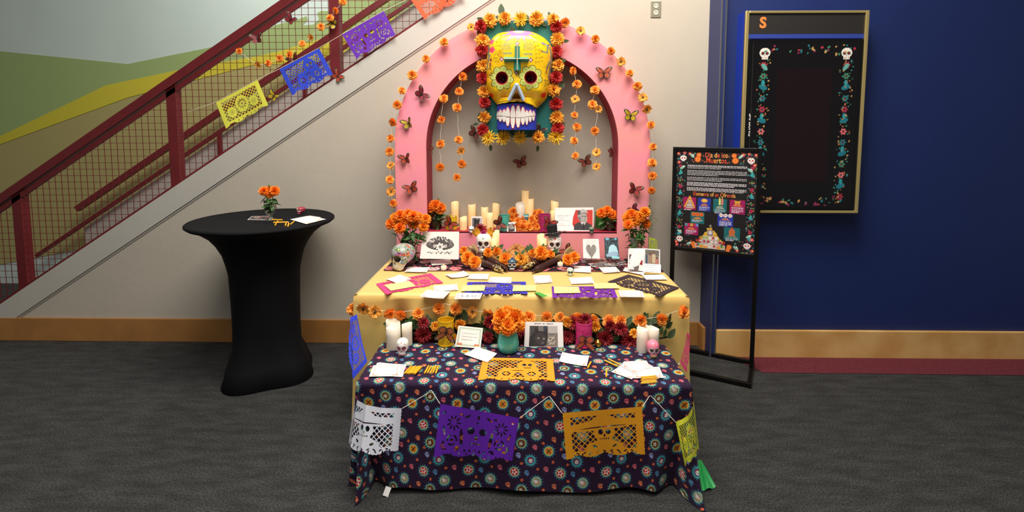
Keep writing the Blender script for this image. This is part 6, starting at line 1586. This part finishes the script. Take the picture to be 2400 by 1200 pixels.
# ---- corn
def corn(label, p, q, zc, R, dark, group, tipcol, seed):
    A, B = atz(*p, zc), atz(*q, zc - .012); d = B - A; L_ = d.length; r = random.Random(seed)
    t = thing('corn_cob', label, 'corn', loc=A, rot=Vector((1, 0, 0)).rotation_difference(d.normalized()).to_euler(), group=group)
    nr, nl = 14, 34; V, Fc, C = [], [], []; su, sl = 5, 4
    N1, N2 = nr * su, nl * sl
    kc = {}
    for i in range(N2 + 1):
        s = i / N2; R0 = R * (1 - .10 * s) * (1 - smooth01((s - .72) / .28) * .62) * (.8 + .2 * smooth01(s / .08))
        for j in range(N1):
            a = 2 * PI * j / N1; ki, kj = min(int(s * nl), nl - 1), int(j / su)
            b1 = abs(math.sin(PI * ((s * nl) % 1))) ** .5; b2 = abs(math.sin(PI * ((j + .5) / su % 1))) ** .5
            rr = R0 * (.90 + .12 * b1 * b2); V.append((L_ * s, rr * math.cos(a), rr * math.sin(a)))
            if (ki, kj) not in kc:
                f = smooth01((s - .55) / .4); kc[(ki, kj)] = lin(r.choice(tipcol) if r.random() < f * .75 + .06 else r.choice(dark))
            C.append(kc[(ki, kj)])
    Fc = [(i * N1 + j, (i + 1) * N1 + j, (i + 1) * N1 + (j + 1) % N1, i * N1 + (j + 1) % N1) for i in range(N2) for j in range(N1)] + [tuple(range(N1)), tuple(N2 * N1 + j for j in range(N1 - 1, -1, -1))]
    obj('kernels', mesh('kernels', V, Fc, np.array(C)), mat('corn_kernel', rough=.3, attr=True), t)
    for k in range(9):
        a = r.uniform(0, 6.3); o = obj('husk', HUSK[k % 3], PETAL, t, (.012, R * .6 * math.cos(a), R * .6 * math.sin(a)), (0, 0, 0))
        o.matrix_local = Matrix.Translation((.018, R * .75 * math.cos(a), R * .75 * math.sin(a))) @ Matrix.Rotation(a, 4, 'X') @ Matrix.Rotation(PI / 2 + r.uniform(-.25, .25), 4, 'Z') @ Matrix.Rotation(-.25 + r.uniform(-.2, .2), 4, 'X') @ Matrix.Scale(r.uniform(.5, .72), 4)
HUSK = [leaf_mesh(.10, .042, '#a88a58', '#d6bd8c', 20 + s, .1) for s in range(3)]
DK = ['#2c1518', '#3a1d1c', '#24120f', '#452420']; TC = ['#c9b06a', '#6a5a34', '#d9c98a', '#4a2c22']
corn('rear left dark corn cob pointing to the blue skull', (1136, 604), (1189, 630), ZR + .035, .025, DK, 'dried corn cobs', DK + ['#8a6a3a'], 1)
corn('front left corn cob with a pale speckled tip', (1126, 613), (1179, 635), ZR + .026, .024, DK + ['#5a4a30'], 'dried corn cobs', TC, 2)
corn('rear right dark corn cob with a pale tip', (1290, 603), (1227, 628), ZR + .035, .025, DK, 'dried corn cobs', TC, 3)
corn('front right plain maroon corn cob', (1303, 610), (1247, 636), ZR + .026, .024, DK, 'dried corn cobs', DK, 4)
r = random.Random(3)
for lab, x, y, dirx in (('dry corn husk bundle fanned at the left marigolds', 1108, 584, -1), ('dry corn husk bundle fanned at the right marigolds', 1334, 594, 1)):
    p = at(x, y, -.46); t = thing('corn_husk', lab, 'husk', loc=p, group='dry husks')
    for k in range(8):
        o = obj('husk_leaf', HUSK[k % 3], PETAL, t); o.matrix_local = Matrix.Translation((-dirx * .035, 0, -.03)) @ Matrix.Rotation(math.radians(dirx * (30 + k * 7)) , 4, 'Y') @ Matrix.Rotation(PI / 2 + r.uniform(-.4, .4), 4, 'X') @ Matrix.Rotation(r.uniform(-.5, .5), 4, 'Y') @ Matrix.Scale(r.uniform(.7, .95), 4)
for i, x in enumerate((1311, 1323)):
    p = atz(x, 545, SHELF); t = thing('seashell', ('left' if i == 0 else 'right') + ' one of two small white shells at the foot of the portrait print', 'shell', loc=(p.x, -.222, SHELF), group='white shells')
    V = []; n = 14
    for q in range(6):
        for j in range(n + 1):
            a = PI * j / n; s = q / 5; V.append((.017 * s * math.cos(a), -.006 * math.sin(s * 2.4) * math.sin(a) + .004, .013 * s * math.sin(a) * (1 + .06 * (j % 2)) + .001))
    obj('shell', mesh('shell', V, [(q * (n + 1) + j, q * (n + 1) + j + 1, (q + 1) * (n + 1) + j + 1, (q + 1) * (n + 1) + j) for q in range(5) for j in range(n)]), mat('shell_white', '#e9e0d6', .5), t)

# ================================================================== GREENERY BETWEEN THE TABLES
p0 = at(1230, 800, YFB + .05)
gr = thing('floral_swag', 'dark green leafy swag with crimson and orange silk blooms behind the low table', 'floral swag', loc=(p0.x, YFB + .05, ZFT))
base = Vector((p0.x, YFB + .05, ZFT)); r = random.Random(21)
MB().tube([at(x, 788 + 8 * math.sin(x * .03), YFB + .045) - base for x in range(915, 1570, 25)], .006, 6).build('vine', mat('dark_stem', '#2c3a1c', .7), gr, smooth=True)
for i in range(260):
    x = r.uniform(908, 1566); y = r.uniform(752, 806); Y = YFB + r.uniform(.012, .07); s = r.uniform(.6, 1.05)
    q = at(x, y, Y) - base; q.z = max(q.z, .012)
    o = obj('leaf', r.choice(LEAF_D + LEAF_G), PETAL, gr, q); o.matrix_local = Matrix.Translation(q) @ Matrix.Rotation(r.uniform(-2.4, 2.4), 4, 'Y') @ Matrix.Rotation(PI / 2 - r.uniform(.0, .5), 4, 'X') @ Matrix.Rotation(r.uniform(-.6, .6), 4, 'Y') @ Matrix.Scale(s, 4)
for x, y, me_, s in ((992, 786, SILK_D[0], 1.0), (993, 757, SILK_D[1], .7), (1150, 755, SILK_D[0], .85), (1218, 772, SILK_D[1], .9), (1143, 790, SILK_D[1], .7), (1419, 794, SILK_D[0], 1.0), (1476, 799, SILK_D[1], 1.0), (1454, 770, SILK_D[0], .85), (1331, 790, SILK_D[1], .8),
                     (1342, 757, SILK_D[0], .85), (1372, 750, SILK_D[1], .8), (1430, 764, SILK_D[1], .7), (1078, 762, SILK_O[0], .75), (1020, 765, SILK_O[1], .6), (1486, 782, SILK_O[2], .6), (1330, 756, SILK_O[1], .7), (1395, 766, SILK_O[0], .7), (1062, 790, SILK_O[2], .5)):
    q = at(x, y, YFB - .004) - base; obj('silk_flower', me_, PETAL, gr, q, petal_rot((r.uniform(-.4, .4), -1, r.uniform(-.1, .5)), r.uniform(0, 6)), s * .95)
p = on_f(1401, 812)
gb = thing('gold_votive', 'small gold ball votive among the leaves beside the pink lantern', 'candle holder', loc=(p.x, p.y, ZFT))
MB().lathe([(.010, 0), (.017, .006), (.020, .017), (.018, .027), (.014, .033), (.012, .032), (.010, .02)], 24).build('cup', mat('gold_cup', '#d9a94a', .2, 1.0), gb, smooth=True)
MB().lathe([(.003, .018), (.004, .026), (.0005, .036)], 8).build('flame', FLAME, gb, smooth=True)

# lime paper behind the right vase, green cloth on the floor
papel('paper_flag', 'flower', '#b9cc3a', poly_map([at(1521, 556, YA - .03), at(1536, 560, YA - .02), at(1541, 566, YA - .01)], [at(1521, 596, YA - .04), at(1533, 598, YA - .03), at(1541, 596, YA - .02)]), None, 'lime green cut paper tucked behind the fluted vase', 'paper flag')
A = at(1634, 1078, -1.42); V = []; n = 16
for i in range(n + 1):
    u = i / n; f = atz(1608 + 70 * u, 1139 + 12 * math.sin(PI * u * .9) , .004); rz = .012 * (1 + math.sin(u * 19))
    V += [A + Vector((.02 * u, 0, 0)), A.lerp(f, .5) + Vector((0, 0, rz * .8 + .012)), f + Vector((0, 0, rz * .5))]
gc = obj('green_cloth', mesh('green_cloth', V, [(3 * i + j, 3 * i + 3 + j, 3 * i + 4 + j, 3 * i + 1 + j) for i in range(n) for j in (0, 1)]), mat('green_satin', '#0f8f45', .4, sheen=.2))
tag(gc, 'bright green cloth end spilling onto the carpet at the right of the low table', 'cloth')
# ================================================================== SIGN STAND
Rf = atz(1766, 872, 0); dr = Rf.y + CAM_D
YLs = dr * 1.075 - CAM_D
Lt = at(1576, 600, YLs); Lf = Vector((Lt.x, YLs, 0)); Rf = Vector((at(1772, 600, Rf.y).x, Rf.y, 0))
ax = (Rf - Lf); SW = ax.length; ang_s = math.atan2(ax.y, ax.x)
zt = at(1581, 344, YLs).z; zb_ = at(1572, 583, YLs).z
sg = thing('sign_stand', 'black freestanding floor sign with a colourful Day of the Dead poster', 'sign', loc=Lf, rot=(0, 0, ang_s))
for x in (0, SW): bevel(MB().box((x - .014, -.014, 0.03), (x + .014, .014, zt)).build('post', M_BLACK, sg), .003)
for z in (zt - .014, zb_ + .010): bevel(MB().box((.014, -.013, z - .014), (SW - .014, .013, z + .014)).build('cross_bar', M_BLACK, sg), .003)
b0 = atz(1773, 847, 0); b1 = atz(1758, 912, 0); bd = (b1 - b0).length
for x in (0, SW): bevel(MB().box((x - .014, -bd * .56, 0.004), (x + .014, bd * .30, .032)).build('foot_bar', M_BLACK, sg), .003)
for y in (-bd * .56 + .014, bd * .30 - .014): bevel(MB().box((.014, y - .014, 0.004), (SW - .014, y + .014, .032)).build('base_bar', M_BLACK, sg), .003)
PWm, PHm = SW - .028, (zt - zb_) - .05
z0 = zb_ + .024
MB().box((.014, -.004, z0 - .004), (SW - .014, .008, z0 + PHm + .004)).build('poster_backing', mat('poster_black', '#0d0c0d', .5), sg)
def poster(x, y):
    p = Paint(x / PWm + .5, .5 - y / PHm, '#121013'); p.down = True; r = random.Random(17); A = PHm / PWm
    def F(u, v, s, n, c, cc=None, d=.35): 
        dx, dy = p.x - u, (p.y - v) * A; a = np.arctan2(dy, dx); q = np.hypot(dx, dy); p.fill(q < s * (1 - d / 2 + d / 2 * np.cos(n * a)), c)
        if cc: p.fill(q < s * .4, cc)
    def E(u, v, a, b_, c, rot=0.0):
        dx, dy = p.x - u, (p.y - v) * A; k, s = math.cos(rot), math.sin(rot); p.fill(((dx * k + dy * s) / a) ** 2 + ((-dx * s + dy * k) / b_) ** 2 < 1, c)
    def SK(u, v, s):
        E(u, v, s, s * .85, '#efe9e2'); E(u, v + s * .55 / A, s * .6, s * .5, '#efe9e2')
        for q in (-1, 1): E(u + q * s * .42, v + .02 / A * 0, s * .26, s * .26, '#b32a44')
        E(u, v + s * .4 / A, s * .1, s * .12, '#3a2a30'); E(u, v - s * .5 / A, s * .16, s * .12, '#3d8f8a')
        for q in (-.3, 0, .3): E(u + q * s, v + s * .8 / A, s * .05, s * .14, '#8a7f78')
    # border of flowers, leaves and beads
    PAL = ['#c22a52', '#2c8f93', '#2f7a5f', '#d96a4a', '#4fa3a0', '#8a9a4a', '#3a6f8a', '#b5405f']
    for i in range(420):
        side = r.randrange(4); t = r.random(); q = r.uniform(.0, .11)
        u, v = ((q, t), (1 - q, t), (t, q / A), (t, 1 - q / A))[side]
        if side >= 2 and .24 < u < .76: continue
        if side >= 2: v = (q * 1.6 / A) if side == 2 else 1 - q * 1.6 / A
        E(u, v, r.uniform(.005, .014), r.uniform(.003, .007), r.choice(PAL[1:]), r.uniform(0, 3))
    for s in (0, 1):
        for k in range(11):
            v = .16 + k * .07; u = .055 if s == 0 else .945
            if k % 3 == 0: F(u, v, .026, 5, '#c22a52', '#7a1530')
            elif k % 3 == 1: E(u, v, .030, .018, '#2f9aa6', .5 if s else -.5); E(u, v - .02, .012, .02, '#3fa89a')
            else: 
                for q in (-1, 1): E(u + q * .026, v, .009, .009, '#a8623f')
                E(u, v, .008, .026, '#3f7f4f')
    for u, v in ((.02, .03), (.10, .02), (.17, .03), (.03, .12), (.98, .03), (.9, .02), (.83, .03), (.97, .13), (.02, .95), (.03, .98), (.97, .86), (.98, .97), (.8, .98)): F(u, v, .026, 6, r.choice(['#c22a52', '#d9486a']), '#e8b04a')
    for u, v, a in ((.20, .05, .8), (.08, .17, -.6), (.80, .05, -.8), (.92, .18, .6), (.06, .84, .6), (.19, .955, -.5), (.93, .83, -.6), (.78, .955, .5)): E(u, v, .036, .017, '#8fbfae', a); E(u + .012, v - .008, .012, .010, '#cfe0d0', a)
    for u, v in ((.085, .075), (.925, .085), (.065, .915), (.915, .925)): SK(u, v, .042)
    # marigolds beside the title
    for u, v, s in ((.285, .04, .034), (.272, .085, .044), (.722, .04, .034), (.738, .09, .044), (.245, .955, .036), (.26, .985, .03), (.70, .955, .036), (.685, .985, .03)):
        F(u, v, s, 9, '#e06a22', None, .2); F(u, v, s * .62, 7, '#f0913a', None, .3); E(u, v, s * .2, s * .2, '#c2461a')
    for u, v in ((.345, .05), (.335, .10), (.36, .11), (.66, .05), (.665, .11), (.64, .115)): E(u, v, .007, .007, '#e0703a')
    # paragraphs of small white print
    v = .145
    for n in (3, 4, 3, 3, 3):
        for k in range(n):
            u = .14; end = .88 if k < n - 1 else r.uniform(.5, .86)
            while u < end:
                L_ = r.uniform(.010, .042); p.rect(u, v, min(end, u + L_), v + .0065, '#c9c5c8'); u += L_ + .006
            v += .0142
        v += .011
    def box(u0, v0, u1, v1, c, lines=3, hv=.42, hc='#e0873a'):
        p.rect(u0, v0, u1, v1, c); h = v1 - v0; w = u1 - u0
        for k in range(2):
            q = w * (.22 + .10 * (k == 0)); p.rect(u0 + q, v0 + h * (hv + k * .10), u1 - q, v0 + h * (hv + k * .10 + .06), hc)
        for k in range(lines):
            u = u0 + w * .12; e = u1 - w * (.12 if k < lines - 1 else .35)
            while u < e: L_ = r.uniform(.01, .03); p.rect(u, v0 + h * (hv + .24 + k * .11), min(e, u + L_), v0 + h * (hv + .24 + k * .11 + .055), '#d6d2e0'); u += L_ + .006
    MG, BL, TL = '#9c1458', '#22349c', '#13656a'
    box(.10, .475, .265, .605, MG, 1, .74); box(.29, .475, .455, .61, BL, 3, .45); box(.485, .475, .655, .61, TL, 3, .56, '#c9c0a0'); box(.69, .475, .875, .615, MG, 4, .30)
    box(.20, .625, .38, .745, TL, 2, .45); box(.545, .625, .74, .75, BL, 4, .34); box(.125, .745, .305, .865, MG, 3, .38); box(.63, .755, .825, .88, TL, 3, .56, '#e0873a')
    for k in range(5): p.rect(.135 + k * .012, .572 - k * .022, .235 - k * .012, .590 - k * .022, ['#b5a8a0', '#cfc6bd'][k % 2]); 
    p.line([(.12, .575), (.185, .47)], .018, '#e0a03a'); p.line([(.245, .575), (.185, .47)], .018, '#e0a03a')
    E(.373, .503, .040, .026, '#e8a53a'); E(.373, .498, .022, .016, '#f2c25a'); 
    for u, c in ((.552, '#dbe07a'), (.585, '#d97a6a')): p.rect(u, .475, u + .024, .535, c); E(u + .012, .466, .006, .012, '#f2d27a')
    E(.782, .492, .036, .026, '#d9a23a'); E(.782, .480, .034, .010, '#3a2a20'); p.rect(.755, .50, .765, .53, '#d9a23a'); p.rect(.80, .50, .81, .53, '#d9a23a')
    for u in (.24, .29, .34): F(u, .648, .030, 8, '#e06a22', '#c2461a', .25)
    for u in (.59, .643, .70): SK(u, .638, .026)
    for k, c in enumerate(('#4a8fa0', '#c22a52', '#c9b03a', '#c22a52', '#6a8ad0')): p.rect(.13 + k * .036, .748, .162 + k * .036, .775, c)
    E(.728, .80, .040, .042, '#c2643a'); p.rect(.714, .755, .742, .79, '#c2643a'); E(.728, .757, .020, .007, '#8a3f20')
    # altar picture
    p.poly([(.46, .765), (.60, .93), (.32, .93)], '#c99a2c')
    for i in range(60): 
        t = r.random(); s = r.choice((-1, 1)); E(.46 + s * .15 * t + r.uniform(-.02, .02), .785 + .145 * t + r.uniform(-.012, .012), .014, .012, r.choice(['#d9a82c', '#e8c04a', '#b5801c']))
    p.rect(.425, .80, .495, .86, '#8a7f94'); E(.46, .825, .022, .026, '#d6cfd0'); p.line([(.46, .745), (.46, .78)], .008, '#cfc0a0'); p.line([(.445, .757), (.475, .757)], .006, '#cfc0a0')
    for k, (w, v) in enumerate(((.10, .862), (.145, .902), (.19, .945))):
        p.rect(.46 - w, v, .46 + w, v + .045, ['#cdbfb8', '#b5a5a0', '#c9b5ac'][k]); 
        for q in range(5 + k): E(.46 - w + (q + .5) * 2 * w / (5 + k), v + .018, .014, .016, r.choice(['#b32a3a', '#e08a3a', '#efe6da', '#9ab03a', '#7a6a94']))
    SK(.46, .955, .030)
    for u in (.315, .605): 
        for k in range(6): E(u + r.uniform(-.03, .03), .915 + r.uniform(-.015, .02), .014, .013, '#b3202c'); E(u, .95, .012, .03, '#3f7f4f')
    for u in (.35, .57, .40): E(u, .975, .03, .016, '#e0952c')
    return p
pm = paper_mesh('poster', PWm, PHm, 250, 350, poster)
obj('poster', pm, mat('satin_print', rough=.5, attr=True), sg, (SW / 2, -.0047, z0))
def col_title(txt, u, v, size, name, bold):
    V, Fc = text_shape(txt, size, bold); par = list(range(len(V)))
    def find(a):
        while par[a] != a: par[a] = par[par[a]]; a = par[a]
        return a
    for f in Fc:
        for q in f[1:]: par[find(q)] = find(f[0])
    cen = {}
    for i, q in enumerate(V): cen.setdefault(find(i), []).append(q.x)
    order = {k: i for i, (k, xs) in enumerate(sorted(cen.items(), key=lambda kv: sum(kv[1]) / len(kv[1])))}
    pal = [lin(c) for c in ('#d8512c', '#e88a3a', '#f0bd62', '#d0452c', '#f0a04a')]
    C = np.array([pal[(order[find(i)] * 3) % 5] for i in range(len(V))])
    obj(name, mesh(name, [(q.x * .80, 0, q.y * 1.1) for q in V], Fc, C, smooth=False), PAPER, sg, (SW / 2 + (u - .5) * PWm, -.0053, z0 + (1 - v) * PHm))
col_title('Dia de los', .505, .062, .045, 'title_lettering', .0005)
col_title('Muertos', .505, .118, .049, 'title_lettering', .0005)
col_title('Elements of an Ofrenda', .49, .455, .036, 'heading_lettering', .0004)
